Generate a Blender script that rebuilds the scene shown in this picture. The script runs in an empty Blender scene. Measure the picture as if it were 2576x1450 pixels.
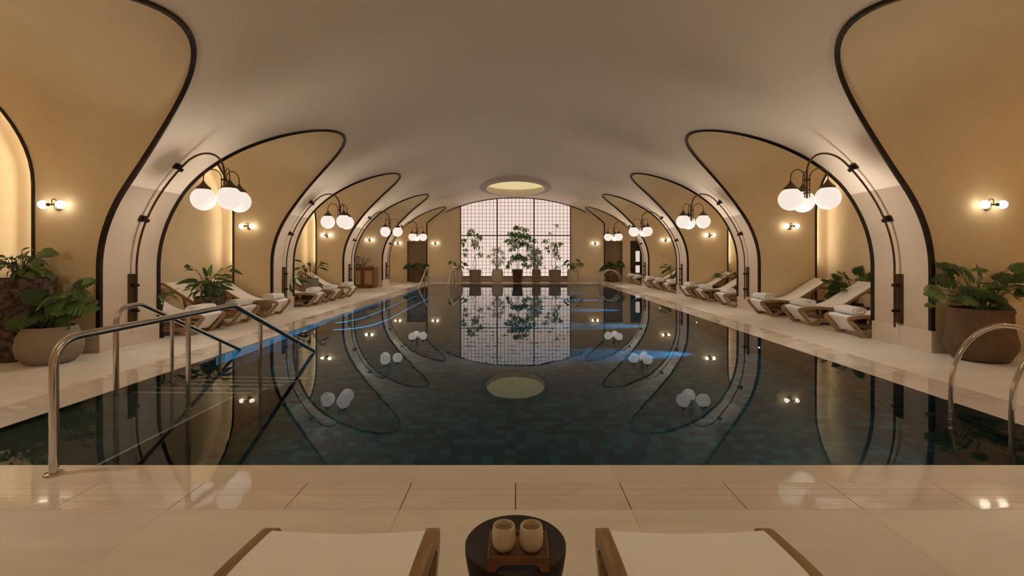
import bpy, math, random
from mathutils import Vector, Matrix
PI = math.pi
SC = bpy.context.scene
COL = SC.collection

# ------------------------------------------------------------------ camera
cam_d = bpy.data.cameras.new('camera')
cam = bpy.data.objects.new('camera', cam_d)
COL.objects.link(cam)
CAM_H = 1.31
cam.location = (0, 0, CAM_H)
cam.rotation_euler = (PI / 2, 0, 0)
cam_d.sensor_width = 36.0
cam_d.sensor_fit = 'HORIZONTAL'
cam_d.lens = 36.0 * 1216 / 2576
cam_d.shift_x = -9 / 2576
cam_d.shift_y = -80 / 2576
cam_d.clip_start = 0.02
SC.camera = cam

# ------------------------------------------------------------------ light levels
W = bpy.data.worlds.new('world')
SC.world = W
W.use_nodes = True
W.node_tree.nodes['Background'].inputs[0].default_value = (0.02, 0.015, 0.01, 1)
W.node_tree.nodes['Background'].inputs[1].default_value = 0.0
VS = SC.view_settings
VS.view_transform = 'Standard'
VS.look = 'None'
VS.gamma = 1.0
VS.use_curve_mapping = False
VS.exposure = 2.46
SC.cycles.max_bounces = 12
SC.cycles.diffuse_bounces = 7
SC.cycles.adaptive_threshold = 0.15
SC.cycles.use_light_tree = False
SC.cycles.glossy_bounces = 3
SC.cycles.transmission_bounces = 6
SC.cycles.transparent_max_bounces = 4
L_GLOBE = 0.165       # glow of the opal glass itself
P_LAMP = 7.4           # watts given off by each three-globe lamp
L_SCONCE = 1.15         # small wall globes
L_COVE = 3.4          # led strips behind the arches
L_WINDOW = 0.168        # backlit glass wall
L_SKY = 0.138           # oval laylight
L_POOLSPOT = 330.0      # underwater spots (watts)
C_GLOBE = (1.0, 0.91, 0.80)
C_SCONCE = (1.0, 0.87, 0.66)
C_COVE = (1.0, 0.88, 0.68)

# ------------------------------------------------------------------ materials
def nodes_of(name):
    m = bpy.data.materials.new(name)
    m.use_nodes = True
    nt = m.node_tree
    return m, nt, nt.nodes['Principled BSDF']

def ramp(nt, stops):
    r = nt.nodes.new('ShaderNodeValToRGB')
    el = r.color_ramp.elements
    while len(el) < len(stops):
        el.new(0.5)
    for e, (p, c) in zip(el, stops):
        e.position = p
        e.color = (c[0], c[1], c[2], 1)
    return r

def coords(nt, scale=(1, 1, 1), kind='Object', rot=(0, 0, 0)):
    mp = nt.nodes.new('ShaderNodeMapping')
    mp.inputs['Scale'].default_value = scale
    mp.inputs['Rotation'].default_value = rot
    if kind == 'World':
        g = nt.nodes.new('ShaderNodeNewGeometry')
        nt.links.new(g.outputs['Position'], mp.inputs['Vector'])
    else:
        t = nt.nodes.new('ShaderNodeTexCoord')
        nt.links.new(t.outputs[kind], mp.inputs['Vector'])
    return mp.outputs['Vector']

def mat_noise(name, c1, c2, scale=3.0, detail=5.0, rough=0.6, bump=0.0, bscale=None, stretch=(1, 1, 1),
              metal=0.0, spec=0.5, kind='Object', p=(0.35, 0.68), coat=0.0, sheen=0.0):
    m, nt, b = nodes_of(name)
    v = coords(nt, stretch, kind)
    n = nt.nodes.new('ShaderNodeTexNoise')
    n.inputs['Scale'].default_value = scale
    n.inputs['Detail'].default_value = detail
    nt.links.new(v, n.inputs['Vector'])
    r = ramp(nt, [(p[0], c1), (p[1], c2)])
    nt.links.new(n.outputs['Fac'], r.inputs['Fac'])
    nt.links.new(r.outputs['Color'], b.inputs['Base Color'])
    b.inputs['Roughness'].default_value = rough
    b.inputs['Metallic'].default_value = metal
    b.inputs['Specular IOR Level'].default_value = spec
    b.inputs['Coat Weight'].default_value = coat
    b.inputs['Sheen Weight'].default_value = sheen
    if bump > 0:
        n2 = nt.nodes.new('ShaderNodeTexNoise')
        n2.inputs['Scale'].default_value = bscale or scale * 4
        n2.inputs['Detail'].default_value = 6
        nt.links.new(v, n2.inputs['Vector'])
        bp = nt.nodes.new('ShaderNodeBump')
        bp.inputs['Strength'].default_value = bump
        bp.inputs['Distance'].default_value = 0.02
        nt.links.new(n2.outputs['Fac'], bp.inputs['Height'])
        nt.links.new(bp.outputs['Normal'], b.inputs['Normal'])
    return m

def mat_emit(name, col, strength):
    m = bpy.data.materials.new(name)
    m.use_nodes = True
    nt = m.node_tree
    nt.nodes.remove(nt.nodes['Principled BSDF'])
    e = nt.nodes.new('ShaderNodeEmission')
    e.inputs[0].default_value = (*col, 1)
    e.inputs[1].default_value = strength
    nt.links.new(e.outputs[0], nt.nodes['Material Output'].inputs[0])
    return m

def mat_wood(name, c1, c2, scale=1.0, rough=0.45, axis=(1, 12, 12)):
    m, nt, b = nodes_of(name)
    v = coords(nt, axis)
    n = nt.nodes.new('ShaderNodeTexNoise')
    n.inputs['Scale'].default_value = 3.0 * scale
    n.inputs['Detail'].default_value = 7
    n.inputs['Distortion'].default_value = 0.6
    nt.links.new(v, n.inputs['Vector'])
    r = ramp(nt, [(0.3, c1), (0.7, c2)])
    nt.links.new(n.outputs['Fac'], r.inputs['Fac'])
    nt.links.new(r.outputs['Color'], b.inputs['Base Color'])
    b.inputs['Roughness'].default_value = rough
    bp = nt.nodes.new('ShaderNodeBump')
    bp.inputs['Strength'].default_value = 0.12
    bp.inputs['Distance'].default_value = 0.004
    nt.links.new(n.outputs['Fac'], bp.inputs['Height'])
    nt.links.new(bp.outputs['Normal'], b.inputs['Normal'])
    return m

M = {}
M['ceiling'] = mat_noise('ceiling_plaster', (0.90, 0.755, 0.60), (0.94, 0.79, 0.63), 0.5, 6, 0.5, 0.06, 9, kind='World')
M['plaster'] = mat_noise('wall_plaster', (0.72, 0.575, 0.365), (0.80, 0.645, 0.425), 0.8, 7, 0.72, 0.12, 7, kind='World')
M['pier'] = mat_noise('pier_stone', (0.53, 0.415, 0.305), (0.58, 0.455, 0.335), 1.2, 6, 0.6, 0.06, 14, kind='World')
M['plinth'] = mat_noise('plinth_stone', (0.60, 0.50, 0.40), (0.67, 0.56, 0.45), 2.0, 8, 0.5, 0.05, 20, (1, 1, 4), kind='World')
M['grout'] = mat_noise('joint_grout', (0.16, 0.12, 0.09), (0.22, 0.17, 0.13), 20, 2, 0.9)
M['trim'] = mat_noise('bronze_trim', (0.020, 0.013, 0.009), (0.040, 0.028, 0.020), 3, 4, 0.38, metal=0.5)
M['bronze'] = mat_noise('aged_bronze', (0.10, 0.062, 0.032), (0.19, 0.125, 0.065), 6, 4, 0.36, metal=0.85)
M['darkbronze'] = mat_noise('dark_bronze', (0.03, 0.02, 0.014), (0.06, 0.04, 0.026), 9, 3, 0.4, metal=0.7)
M['steel'] = mat_noise('polished_steel', (0.60, 0.58, 0.56), (0.66, 0.64, 0.62), 4, 2, 0.07, metal=1.0)
def mat_opal(name, col, strength, dif):
    m, nt, b = nodes_of(name)
    b.inputs['Base Color'].default_value = (dif, dif * 0.93, dif * 0.86, 1)
    b.inputs['Roughness'].default_value = 0.25
    b.inputs['Emission Color'].default_value = (*col, 1)
    b.inputs['Emission Strength'].default_value = strength
    return m
M['globe'] = mat_opal('opal_globe', (1.0, 0.87, 0.76), L_GLOBE, 0.04)
M['sconce_globe'] = mat_emit('small_opal_globe', C_SCONCE, L_SCONCE)
LAMP_LIGHT = bpy.data.lights.new('lamp_light', 'POINT')
LAMP_LIGHT.energy = P_LAMP
LAMP_LIGHT.color = C_GLOBE
LAMP_LIGHT.shadow_soft_size = 0.19
M['cove'] = mat_emit('cove_led', C_COVE, L_COVE)
M['laylight'] = mat_emit('laylight_panel', (1.0, 0.80, 0.40), L_SKY)
M['door_pane'] = mat_emit('door_pane_glow', (1.0, 0.80, 0.70), 0.14)
M['pool_led'] = mat_emit('pool_led', (0.05, 0.32, 0.58), 0.36)
M['pool_wall_glow'] = mat_emit('pool_wall_glow', (0.05, 0.26, 0.47), 0.085)  # emission standing in for blue light falling on the left pool wall
M['pool_lens'] = mat_emit('pool_lens', (0.35, 0.65, 1.0), 9.0)
M['teak'] = mat_wood('teak', (0.22, 0.125, 0.058), (0.40, 0.245, 0.125), 1.2)
M['walnut'] = mat_wood('walnut', (0.10, 0.042, 0.018), (0.20, 0.090, 0.040), 1.6)
M['cab_wood'] = mat_wood('cabinet_wood', (0.16, 0.070, 0.028), (0.25, 0.115, 0.050), 1.2, axis=(12, 12, 1))
M['fabric'] = mat_noise('cream_sling', (0.92, 0.90, 0.88), (0.95, 0.93, 0.92), 90, 2, 0.9, 0.10, 400, sheen=0.2)
M['towel'] = mat_noise('white_terry', (0.86, 0.83, 0.80), (0.92, 0.89, 0.86), 60, 3, 0.95, 0.5, 160, sheen=0.3)
M['black'] = mat_noise('black_stool', (0.018, 0.013, 0.013), (0.032, 0.024, 0.023), 8, 4, 0.5, 0.05, 40)
M['ceramic'] = mat_noise('cream_ceramic', (0.60, 0.50, 0.40), (0.68, 0.58, 0.47), 12, 3, 0.55)
M['tea'] = mat_noise('tea', (0.30, 0.22, 0.17), (0.36, 0.27, 0.21), 5, 2, 0.08)
M['soil'] = mat_noise('soil', (0.018, 0.012, 0.008), (0.05, 0.034, 0.022), 30, 5, 0.95, 0.6, 60)
M['rock'] = mat_noise('rough_lava', (0.030, 0.020, 0.014), (0.155, 0.105, 0.07), 16, 8, 0.85, 1.0, 18, p=(0.38, 0.66))
M['greypot'] = mat_noise('grey_clay', (0.235, 0.175, 0.125), (0.31, 0.24, 0.18), 3, 6, 0.75, 0.15, 18, (1, 1, 3))
M['brownpot'] = mat_noise('brown_clay', (0.105, 0.055, 0.028), (0.16, 0.09, 0.05), 4, 7, 0.6, 0.35, 40)
nt = M['brownpot'].node_tree; b = nt.nodes['Principled BSDF']
vo = nt.nodes.new('ShaderNodeTexNoise'); vo.inputs['Scale'].default_value = 75; vo.inputs['Detail'].default_value = 2
nt.links.new(coords(nt), vo.inputs['Vector'])
vr = ramp(nt, [(0.70, (0, 0, 0)), (0.74, (0.55, 0.45, 0.36))])
nt.links.new(vo.outputs['Fac'], vr.inputs['Fac'])
mxc = nt.nodes.new('ShaderNodeMixRGB'); mxc.blend_type = 'ADD'; mxc.inputs[0].default_value = 0.8
src_ = b.inputs['Base Color'].links[0].from_socket
nt.links.new(src_, mxc.inputs[1]); nt.links.new(vr.outputs['Color'], mxc.inputs[2]); nt.links.new(mxc.outputs[0], b.inputs['Base Color'])
M['creampot'] = mat_noise('cream_rough', (0.42, 0.34, 0.26), (0.55, 0.46, 0.36), 9, 7, 0.85, 0.8, 26)
M['taupepot'] = mat_noise('taupe_fibre', (0.20, 0.15, 0.115), (0.25, 0.19, 0.15), 6, 4, 0.7, 0.1, 30)
M['redpot'] = mat_noise('oxblood_clay', (0.055, 0.018, 0.012), (0.085, 0.030, 0.020), 5, 4, 0.5)
M['terrapot'] = mat_noise('brown_terracotta', (0.17, 0.10, 0.065), (0.23, 0.14, 0.09), 6, 5, 0.7, 0.2, 24)
M['leaf'] = mat_noise('deep_leaf', (0.022, 0.050, 0.014), (0.055, 0.105, 0.030), 6, 4, 0.34, 0.1, 30)
M['leaf_mid'] = mat_noise('mid_leaf', (0.065, 0.105, 0.042), (0.115, 0.175, 0.07), 6, 4, 0.4)
M['leaf_pale'] = mat_noise('pale_leaf', (0.09, 0.12, 0.055), (0.15, 0.18, 0.09), 6, 4, 0.45)
M['stem'] = mat_noise('green_stem', (0.07, 0.085, 0.03), (0.12, 0.12, 0.05), 8, 3, 0.6)
M['bark'] = mat_noise('bark', (0.13, 0.085, 0.05), (0.22, 0.15, 0.09), 14, 5, 0.85, 0.3, 40)
M['frame_pink'] = mat_noise('window_frame', (0.19, 0.13, 0.105), (0.23, 0.16, 0.13), 5, 3, 0.5)
M['muntin'] = mat_noise('glazing_bar', (0.12, 0.12, 0.095), (0.15, 0.15, 0.12), 8, 3, 0.5)
M['door'] = mat_noise('dark_door', (0.022, 0.014, 0.012), (0.035, 0.022, 0.018), 5, 3, 0.4)
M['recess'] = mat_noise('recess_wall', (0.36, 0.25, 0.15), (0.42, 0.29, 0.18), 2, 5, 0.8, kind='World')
M['cane'] = mat_noise('cane_weave', (0.40, 0.26, 0.11), (0.52, 0.36, 0.17), 160, 2, 0.7, 0.4, 260)
M['copper'] = mat_noise('amber_cup', (0.45, 0.13, 0.04), (0.60, 0.20, 0.07), 8, 3, 0.3)
M['rim_white'] = mat_noise('skylight_rim', (0.66, 0.55, 0.50), (0.70, 0.59, 0.53), 2, 3, 0.6)

def translucent(m, col, fac):
    nt = m.node_tree; b = nt.nodes['Principled BSDF']
    tr = nt.nodes.new('ShaderNodeBsdfTranslucent'); tr.inputs[0].default_value = (*col, 1)
    mx = nt.nodes.new('ShaderNodeMixShader'); mx.inputs[0].default_value = fac
    nt.links.new(b.outputs[0], mx.inputs[1]); nt.links.new(tr.outputs[0], mx.inputs[2])
    nt.links.new(mx.outputs[0], nt.nodes['Material Output'].inputs[0])
translucent(M['leaf'], (0.06, 0.12, 0.02), 0.25)
translucent(M['leaf_mid'], (0.22, 0.36, 0.09), 0.5)
translucent(M['leaf_pale'], (0.30, 0.38, 0.16), 0.5)
# calathea leaf with pale veins
m, nt, b = nodes_of('striped_leaf')
v = coords(nt, (1, 1, 1))
wv = nt.nodes.new('ShaderNodeTexWave')
wv.inputs['Scale'].default_value = 26
wv.inputs['Distortion'].default_value = 1.5
nt.links.new(v, wv.inputs['Vector'])
r_ = ramp(nt, [(0.45, (0.05, 0.085, 0.03)), (0.9, (0.16, 0.20, 0.09))])
nt.links.new(wv.outputs['Fac'], r_.inputs['Fac'])
nt.links.new(r_.outputs['Color'], b.inputs['Base Color'])
b.inputs['Roughness'].default_value = 0.4
M['leaf_stripe'] = m

# stone floor: fine horizontal veining, satin
def mat_stone(name, c1, c2, r1, r2, wet=False, rscale=2.2, along='x'):
    m, nt, b = nodes_of(name)
    st = (0.7, 3.2, 1) if along == 'x' else (3.2, 0.7, 1)
    v = coords(nt, st, 'World')
    n = nt.nodes.new('ShaderNodeTexNoise')
    n.inputs['Scale'].default_value = 1.6
    n.inputs['Detail'].default_value = 9
    n.inputs['Roughness'].default_value = 0.6
    n.inputs['Distortion'].default_value = 0.4
    nt.links.new(v, n.inputs['Vector'])
    r = ramp(nt, [(0.36, c1), (0.66, c2)])
    nt.links.new(n.outputs['Fac'], r.inputs['Fac'])
    info = nt.nodes.new('ShaderNodeObjectInfo')
    hs = nt.nodes.new('ShaderNodeHueSaturation')
    mr = nt.nodes.new('ShaderNodeMapRange')
    mr.inputs['To Min'].default_value = 0.95
    mr.inputs['To Max'].default_value = 1.05
    nt.links.new(info.outputs['Random'], mr.inputs['Value'])
    nt.links.new(mr.outputs[0], hs.inputs['Value'])
    nt.links.new(r.outputs['Color'], hs.inputs['Color'])
    nt.links.new(hs.outputs['Color'], b.inputs['Base Color'])
    n2 = nt.nodes.new('ShaderNodeTexNoise')
    n2.inputs['Scale'].default_value = rscale
    n2.inputs['Detail'].default_value = 3
    nt.links.new(coords(nt, (0.6, 2.4, 1) if along == 'x' else (2.4, 0.6, 1), 'World'), n2.inputs['Vector'])
    rr = nt.nodes.new('ShaderNodeMapRange')
    rr.inputs['From Min'].default_value = 0.56 if wet else 0.35
    rr.inputs['From Max'].default_value = 0.60 if wet else 0.65
    rr.inputs['To Min'].default_value = r1
    rr.inputs['To Max'].default_value = r2
    nt.links.new(n2.outputs['Fac'], rr.inputs['Value'])
    nt.links.new(rr.outputs[0], b.inputs['Roughness'])
    b.inputs['IOR'].default_value = 1.4
    return m

SA, SB = (0.73, 0.665, 0.58), (0.81, 0.745, 0.655)
M['stone'] = mat_stone('limestone_deck', SA, SB, 0.34, 0.46)
M['coping'] = mat_stone('wet_coping', (0.70, 0.62, 0.53), (0.77, 0.69, 0.60), 0.03, 0.06)
M['grate'] = mat_stone('overflow_stone', (0.69, 0.61, 0.52), (0.78, 0.69, 0.60), 0.05, 0.28, wet=True)
M['nosing'] = mat_noise('pale_nosing', (0.42, 0.36, 0.30), (0.5, 0.43, 0.36), 8, 3, 0.5)

# dark pool tile: 10 cm squares, each a different teal
def mat_tile(name):
    m, nt, b = nodes_of(name)
    g = nt.nodes.new('ShaderNodeNewGeometry')
    dv = nt.nodes.new('ShaderNodeVectorMath'); dv.operation = 'SCALE'
    dv.inputs['Scale'].default_value = 10.0
    ad = nt.nodes.new('ShaderNodeVectorMath'); ad.operation = 'ADD'
    ad.inputs[1].default_value = (0.003, 0.003, 0.05)
    nt.links.new(g.outputs['Position'], dv.inputs[0])
    nt.links.new(dv.outputs[0], ad.inputs[0])
    fl = nt.nodes.new('ShaderNodeVectorMath'); fl.operation = 'FLOOR'
    nt.links.new(ad.outputs[0], fl.inputs[0])
    wn = nt.nodes.new('ShaderNodeTexWhiteNoise')
    nt.links.new(fl.outputs[0], wn.inputs['Vector'])
    r = ramp(nt, [(0.0, (0.001, 0.034, 0.066)), (0.6, (0.003, 0.058, 0.098)), (0.74, (0.008, 0.098, 0.145)), (1.0, (0.014, 0.125, 0.175))])
    nt.links.new(wn.outputs['Value'], r.inputs['Fac'])
    nt.links.new(r.outputs['Color'], b.inputs['Base Color'])
    b.inputs['Roughness'].default_value = 0.35
    return m
M['tile'] = mat_tile('pool_tile')
M['step_stone'] = mat_noise('dark_step_stone', (0.030, 0.034, 0.034), (0.055, 0.056, 0.052), 5, 5, 0.5, kind='World')
M['tile_grout'] = mat_noise('pool_grout', (0.012, 0.030, 0.032), (0.02, 0.04, 0.042), 10, 2, 0.9)

# water
m = bpy.data.materials.new('pool_water')
m.use_nodes = True
nt = m.node_tree
nt.nodes.remove(nt.nodes['Principled BSDF'])
rf = nt.nodes.new('ShaderNodeBsdfRefraction')
rf.inputs['Color'].default_value = (0.80, 0.97, 1.0, 1)
rf.inputs['Roughness'].default_value = 0.0
rf.inputs['IOR'].default_value = 1.33
gs_ = nt.nodes.new('ShaderNodeBsdfGlossy')
gs_.inputs['Color'].default_value = (1, 1, 1, 1)
gs_.inputs['Roughness'].default_value = 0.0
fr = nt.nodes.new('ShaderNodeFresnel')
fr.inputs['IOR'].default_value = 1.33
pw = nt.nodes.new('ShaderNodeMath'); pw.operation = 'POWER'
pw.inputs[1].default_value = 1.35
gl = nt.nodes.new('ShaderNodeMixShader')
nt.links.new(fr.outputs[0], pw.inputs[0]); nt.links.new(pw.outputs[0], gl.inputs[0])
nt.links.new(rf.outputs[0], gl.inputs[1]); nt.links.new(gs_.outputs[0], gl.inputs[2])
n = nt.nodes.new('ShaderNodeTexNoise')
n.inputs['Scale'].default_value = 2.6
n.inputs['Detail'].default_value = 3
nt.links.new(coords(nt, (1, 0.8, 1), 'World'), n.inputs['Vector'])
bp = nt.nodes.new('ShaderNodeBump')
bp.inputs['Strength'].default_value = 0.012
bp.inputs['Distance'].default_value = 0.05
nt.links.new(n.outputs['Fac'], bp.inputs['Height'])
for q_ in (rf, gs_, fr): nt.links.new(bp.outputs['Normal'], q_.inputs['Normal'])
nt.links.new(gl.outputs[0], nt.nodes['Material Output'].inputs[0])
M['water'] = m
# clear glass for jars
m, nt, b = nodes_of('clear_glass')
b.inputs['Base Color'].default_value = (0.9, 0.88, 0.82, 1)
b.inputs['Roughness'].default_value = 0.05
b.inputs['Transmission Weight'].default_value = 0.85
M['glass'] = m
# backlit panes, each slightly different
m = bpy.data.materials.new('backlit_pane')
m.use_nodes = True
nt = m.node_tree
nt.nodes.remove(nt.nodes['Principled BSDF'])
em = nt.nodes.new('ShaderNodeEmission')
em.inputs[1].default_value = L_WINDOW
wn = nt.nodes.new('ShaderNodeTexNoise')
wn.inputs['Scale'].default_value = 2.4
wn.inputs['Detail'].default_value = 4
nt.links.new(coords(nt, (1, 1, 1), 'World'), wn.inputs['Vector'])
r_ = ramp(nt, [(0.35, (1.0, 0.745, 0.665)), (0.65, (0.98, 0.79, 0.665))])
nt.links.new(wn.outputs['Fac'], r_.inputs['Fac'])
nt.links.new(r_.outputs['Color'], em.inputs[0])
nt.links.new(em.outputs[0], nt.nodes['Material Output'].inputs[0])
M['pane'] = m

# ------------------------------------------------------------------ mesh helpers
class G:
    def __init__(s):
        s.v = []; s.f = []
    def pts(s, ps):
        b = len(s.v); s.v.extend([tuple(p) for p in ps]); return b
    def quad(s, a, b, c, d):
        i = s.pts([a, b, c, d]); s.f.append((i, i + 1, i + 2, i + 3)); return s
    def poly(s, ps):
        i = s.pts(ps); s.f.append(tuple(range(i, i + len(ps)))); return s
    def box(s, x0, x1, y0, y1, z0, z1):
        i = s.pts([(x0, y0, z0), (x1, y0, z0), (x1, y1, z0), (x0, y1, z0), (x0, y0, z1), (x1, y0, z1), (x1, y1, z1), (x0, y1, z1)])
        for f in ((0, 3, 2, 1), (4, 5, 6, 7), (0, 1, 5, 4), (1, 2, 6, 5), (2, 3, 7, 6), (3, 0, 4, 7)):
            s.f.append(tuple(i + k for k in f))
        return s
    def grid(s, rows, closed=False):
        n = len(rows[0]); b = len(s.v)
        for r in rows: s.pts(r)
        for i in range(len(rows) - 1):
            for j in range(n if closed else n - 1):
                j2 = (j + 1) % n
                s.f.append((b + i * n + j, b + i * n + j2, b + (i + 1) * n + j2, b + (i + 1) * n + j))
        return s
    def tube(s, path, r, n=10, cap=True):
        P = [Vector(p) for p in path]
        rows = []; ref = None
        for i, p in enumerate(P):
            t = (P[min(i + 1, len(P) - 1)] - P[max(i - 1, 0)]).normalized()
            if ref is None:
                ref = Vector((0, 0, 1)) if abs(t.z) < 0.9 else Vector((1, 0, 0))
            a = (ref - t * ref.dot(t)).normalized(); c = t.cross(a); ref = a
            rr = r[i] if isinstance(r, (list, tuple)) else r
            rows.append([p + (a * math.cos(2 * PI * k / n) + c * math.sin(2 * PI * k / n)) * rr for k in range(n)])
        b = len(s.v)
        s.grid(rows, True)
        if cap:
            s.f.append(tuple(b + k for k in range(n))[::-1])
            e = b + (len(P) - 1) * n
            s.f.append(tuple(e + k for k in range(n)))
        return s
    def lathe(s, prof, n=24, cx=0, cy=0, sx=1, sy=1):
        rows = [[(cx + r * sx * math.cos(2 * PI * k / n), cy + r * sy * math.sin(2 * PI * k / n), z) for k in range(n)] for r, z in prof]
        return s.grid(rows, True)
    def sphere(s, c, r, n=20, m=12):
        prof = [(max(1e-4, r * math.sin(PI * i / m)), c[2] - r * math.cos(PI * i / m)) for i in range(m + 1)]
        return s.lathe(prof, n, c[0], c[1])
    def bar2d(s, pts, w, v0, v1):
        """flat bar: polyline in (x,z), width w in that plane, from y=v0 to y=v1"""
        n = len(pts); L = []; R = []
        for i in range(n):
            p = Vector((pts[i][0], pts[i][1]))
            d1 = (Vector(pts[i]) - Vector(pts[i - 1])).normalized() if i > 0 else None
            d2 = (Vector(pts[i + 1]) - Vector(pts[i])).normalized() if i < n - 1 else None
            if d1 is None: d1 = d2
            if d2 is None: d2 = d1
            t = (d1 + d2)
            t = t.normalized() if t.length > 1e-6 else d1
            nn = Vector((-t.y, t.x)); k = 1.0 / max(0.5, nn.dot(Vector((-d1.y, d1.x))))
            L.append(p + nn * w / 2 * k); R.append(p - nn * w / 2 * k)
        rows = [[(l.x, v0, l.y), (l.x, v1, l.y), (r.x, v1, r.y), (r.x, v0, r.y)] for l, r in zip(L, R)]
        b = len(s.v); s.grid(rows, True)
        s.f.append((b, b + 1, b + 2, b + 3)); e = b + (n - 1) * 4
        s.f.append((e + 3, e + 2, e + 1, e))
        return s
    def mesh(s, name):
        me = bpy.data.meshes.new(name)
        me.from_pydata(s.v, [], s.f)
        me.update()
        return me

def finish(me, mat, smooth=False, angle=None):
    me.materials.append(M[mat] if isinstance(mat, str) else mat)
    if smooth:
        me.polygons.foreach_set('use_smooth', [True] * len(me.polygons))
        if angle:
            try: me.set_sharp_from_angle(angle=math.radians(angle))
            except Exception: pass
    return me

def obj(name, g, mat, parent=None, smooth=False, angle=40, loc=None, rot=None):
    me = g if isinstance(g, bpy.types.Mesh) else finish(g.mesh(name), mat, smooth, angle)
    o = bpy.data.objects.new(name, me)
    COL.objects.link(o)
    if parent is not None: o.parent = parent
    if loc is not None: o.location = loc
    if rot is not None: o.rotation_euler = rot
    return o

def tag(o, label=None, cat=None, group=None, kind=None):
    if label: o['label'] = label
    if cat: o['category'] = cat
    if group: o['group'] = group
    if kind: o['kind'] = kind
    return o

def thing(name, label, cat, loc=(0, 0, 0), rz=0.0, group=None):
    o = bpy.data.objects.new(name, None)
    o.empty_display_size = 0.1
    COL.objects.link(o)
    o.location = loc; o.rotation_euler = (0, 0, rz)
    return tag(o, label, cat, group)

def copy_tree(o, parent=None):
    c = o.copy(); COL.objects.link(c); c.parent = parent
    for ch in list(o.children):
        copy_tree(ch, c)
    return c

def fillet(pts, rad, n=6):
    out = [tuple(pts[0])]
    for i in range(1, len(pts) - 1):
        p0, p, p1 = Vector(pts[i - 1]), Vector(pts[i]), Vector(pts[i + 1])
        r = rad[i] if isinstance(rad, (list, tuple)) else rad
        a = (p0 - p); c = (p1 - p)
        d = min(r, a.length * 0.49, c.length * 0.49)
        if d < 1e-4:
            out.append(tuple(p)); continue
        A = p + a.normalized() * d; C = p + c.normalized() * d
        for k in range(n + 1):
            t = k / n
            out.append(tuple(A * (1 - t) ** 2 + p * 2 * t * (1 - t) + C * t * t))
    out.append(tuple(pts[-1]))
    return out

def bez(p0, p1, p2, n=8):
    p0, p1, p2 = Vector(p0), Vector(p1), Vector(p2)
    return [p0 * (1 - t) ** 2 + p1 * 2 * t * (1 - t) + p2 * t * t for t in [k / n for k in range(n + 1)]]

# ------------------------------------------------------------------ architecture constants
VA, VZ0, VB = 5.64, 1.13, 3.20            # main vault: half span, springing, rise
ZS, AH, HW = 2.28, 1.41, 1.785            # side arches: springing, rise, half width
PIER_N = [6.55 + 4.64 * k for k in range(-1, 4)]
PW = 1.07
YEND, YREAR = 24.85, -1.66
POOL_X, POOL_Y0, POOL_Y1, POOL_D = 3.93, 3.03, 22.90, 1.25
XB = {-1: 6.53, 1: 6.95}                  # depth of the side bays, left and right
NICHE = 0.35

def vx(z):
    if z <= VZ0: return VA
    return VA * math.sqrt(max(0.0, 1 - ((z - VZ0) / VB) ** 2))
def vth(z):
    return math.asin(max(-1, min(1, (z - VZ0) / VB)))
BAYS = []                                  # (index, centre)
for j in range(-1, 5):
    BAYS.append((j, 4.765 + 4.64 * j))
def bay_profile(c, n=28, z_base=0.0, ymax=None):
    """(y,z) from the near floor, over the arch, to the far floor"""
    VZ = [VZ0 + (ZS - VZ0) * q / 10 for q in range(10)]
    P = [(c - HW, z_base)] + [(c - HW, z) for z in VZ]
    for k in range(n + 1):
        u = -math.cos(PI * k / n)
        P.append((c + HW * u, ZS + AH * math.sqrt(max(0, 1 - u * u))))
    P += [(c + HW, z) for z in VZ[::-1]] + [(c + HW, z_base)]
    if ymax is not None and c + HW > ymax:
        u = (ymax - c) / HW
        zc = ZS + AH * math.sqrt(1 - u * u)
        P = [p for p in P if p[0] < ymax - 1e-3] + [(ymax, zc), (ymax, 1.9), (ymax, 1.13), (ymax, z_base)]
    return P
def offset_profile(P, d):
    out = []
    for i, (y, z) in enumerate(P):
        a = P[max(i - 1, 0)]; b = P[min(i + 1, len(P) - 1)]
        ty, tz = b[0] - a[0], b[1] - a[1]
        l = math.hypot(ty, tz) or 1
        ny, nz = -tz / l, ty / l
        out.append((y + ny * d, z + nz * d if z > 0.01 else z))
    return out

# ------------------------------------------------------------------ vaulted ceiling
SKY_C, SKY_RX, SKY_RY = (0.0, 20.8), 1.50, 2.50
SKY_N = (0.0, 1.0)                        # its twin over the near deck, above the frame
g = G()
NS = 72
def section(y, zs):
    t0 = vth(zs)
    return [(VA * math.cos(t0 + (PI - 2 * t0) * k / NS), y, VZ0 + VB * math.sin(t0 + (PI - 2 * t0) * k / NS)) for k in range(NS + 1)]
rows = []
def add_rows(rows):
    n = NS + 1
    b = len(g.v)
    for r in rows: g.pts(r)
    for i in range(len(rows) - 1):
        for j in range(NS):
            q = [b + i * n + j, b + (i + 1) * n + j, b + (i + 1) * n + j + 1, b + i * n + j + 1]
            cx = sum(g.v[k][0] for k in q) / 4; cy = sum(g.v[k][1] for k in q) / 4
            if any((cx / (SKY_RX - 0.13)) ** 2 + ((cy - q_[1]) / (SKY_RY - 0.13)) ** 2 < 1 for q_ in (SKY_C, SKY_N)): continue
            g.f.append(tuple(q))
for j, c in BAYS:
    N = 36
    R = []
    for k in range(N + 1):
        u = -math.cos(PI * k / N)
        y = c + HW * u
        if y > YEND:
            y = YEND; u = (y - c) / HW
            R.append(section(y, ZS + AH * math.sqrt(1 - u * u))); break
        R.append(section(y, ZS + AH * math.sqrt(max(0, 1 - u * u))))
    add_rows(R)
for y0 in PIER_N:
    add_rows([section(y0 + PW * k / 8, ZS) for k in range(9)])
ceiling = tag(obj('ceiling', g, 'ceiling', smooth=True, angle=50), 'smooth plastered barrel vault over the pool', kind='structure')

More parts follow.
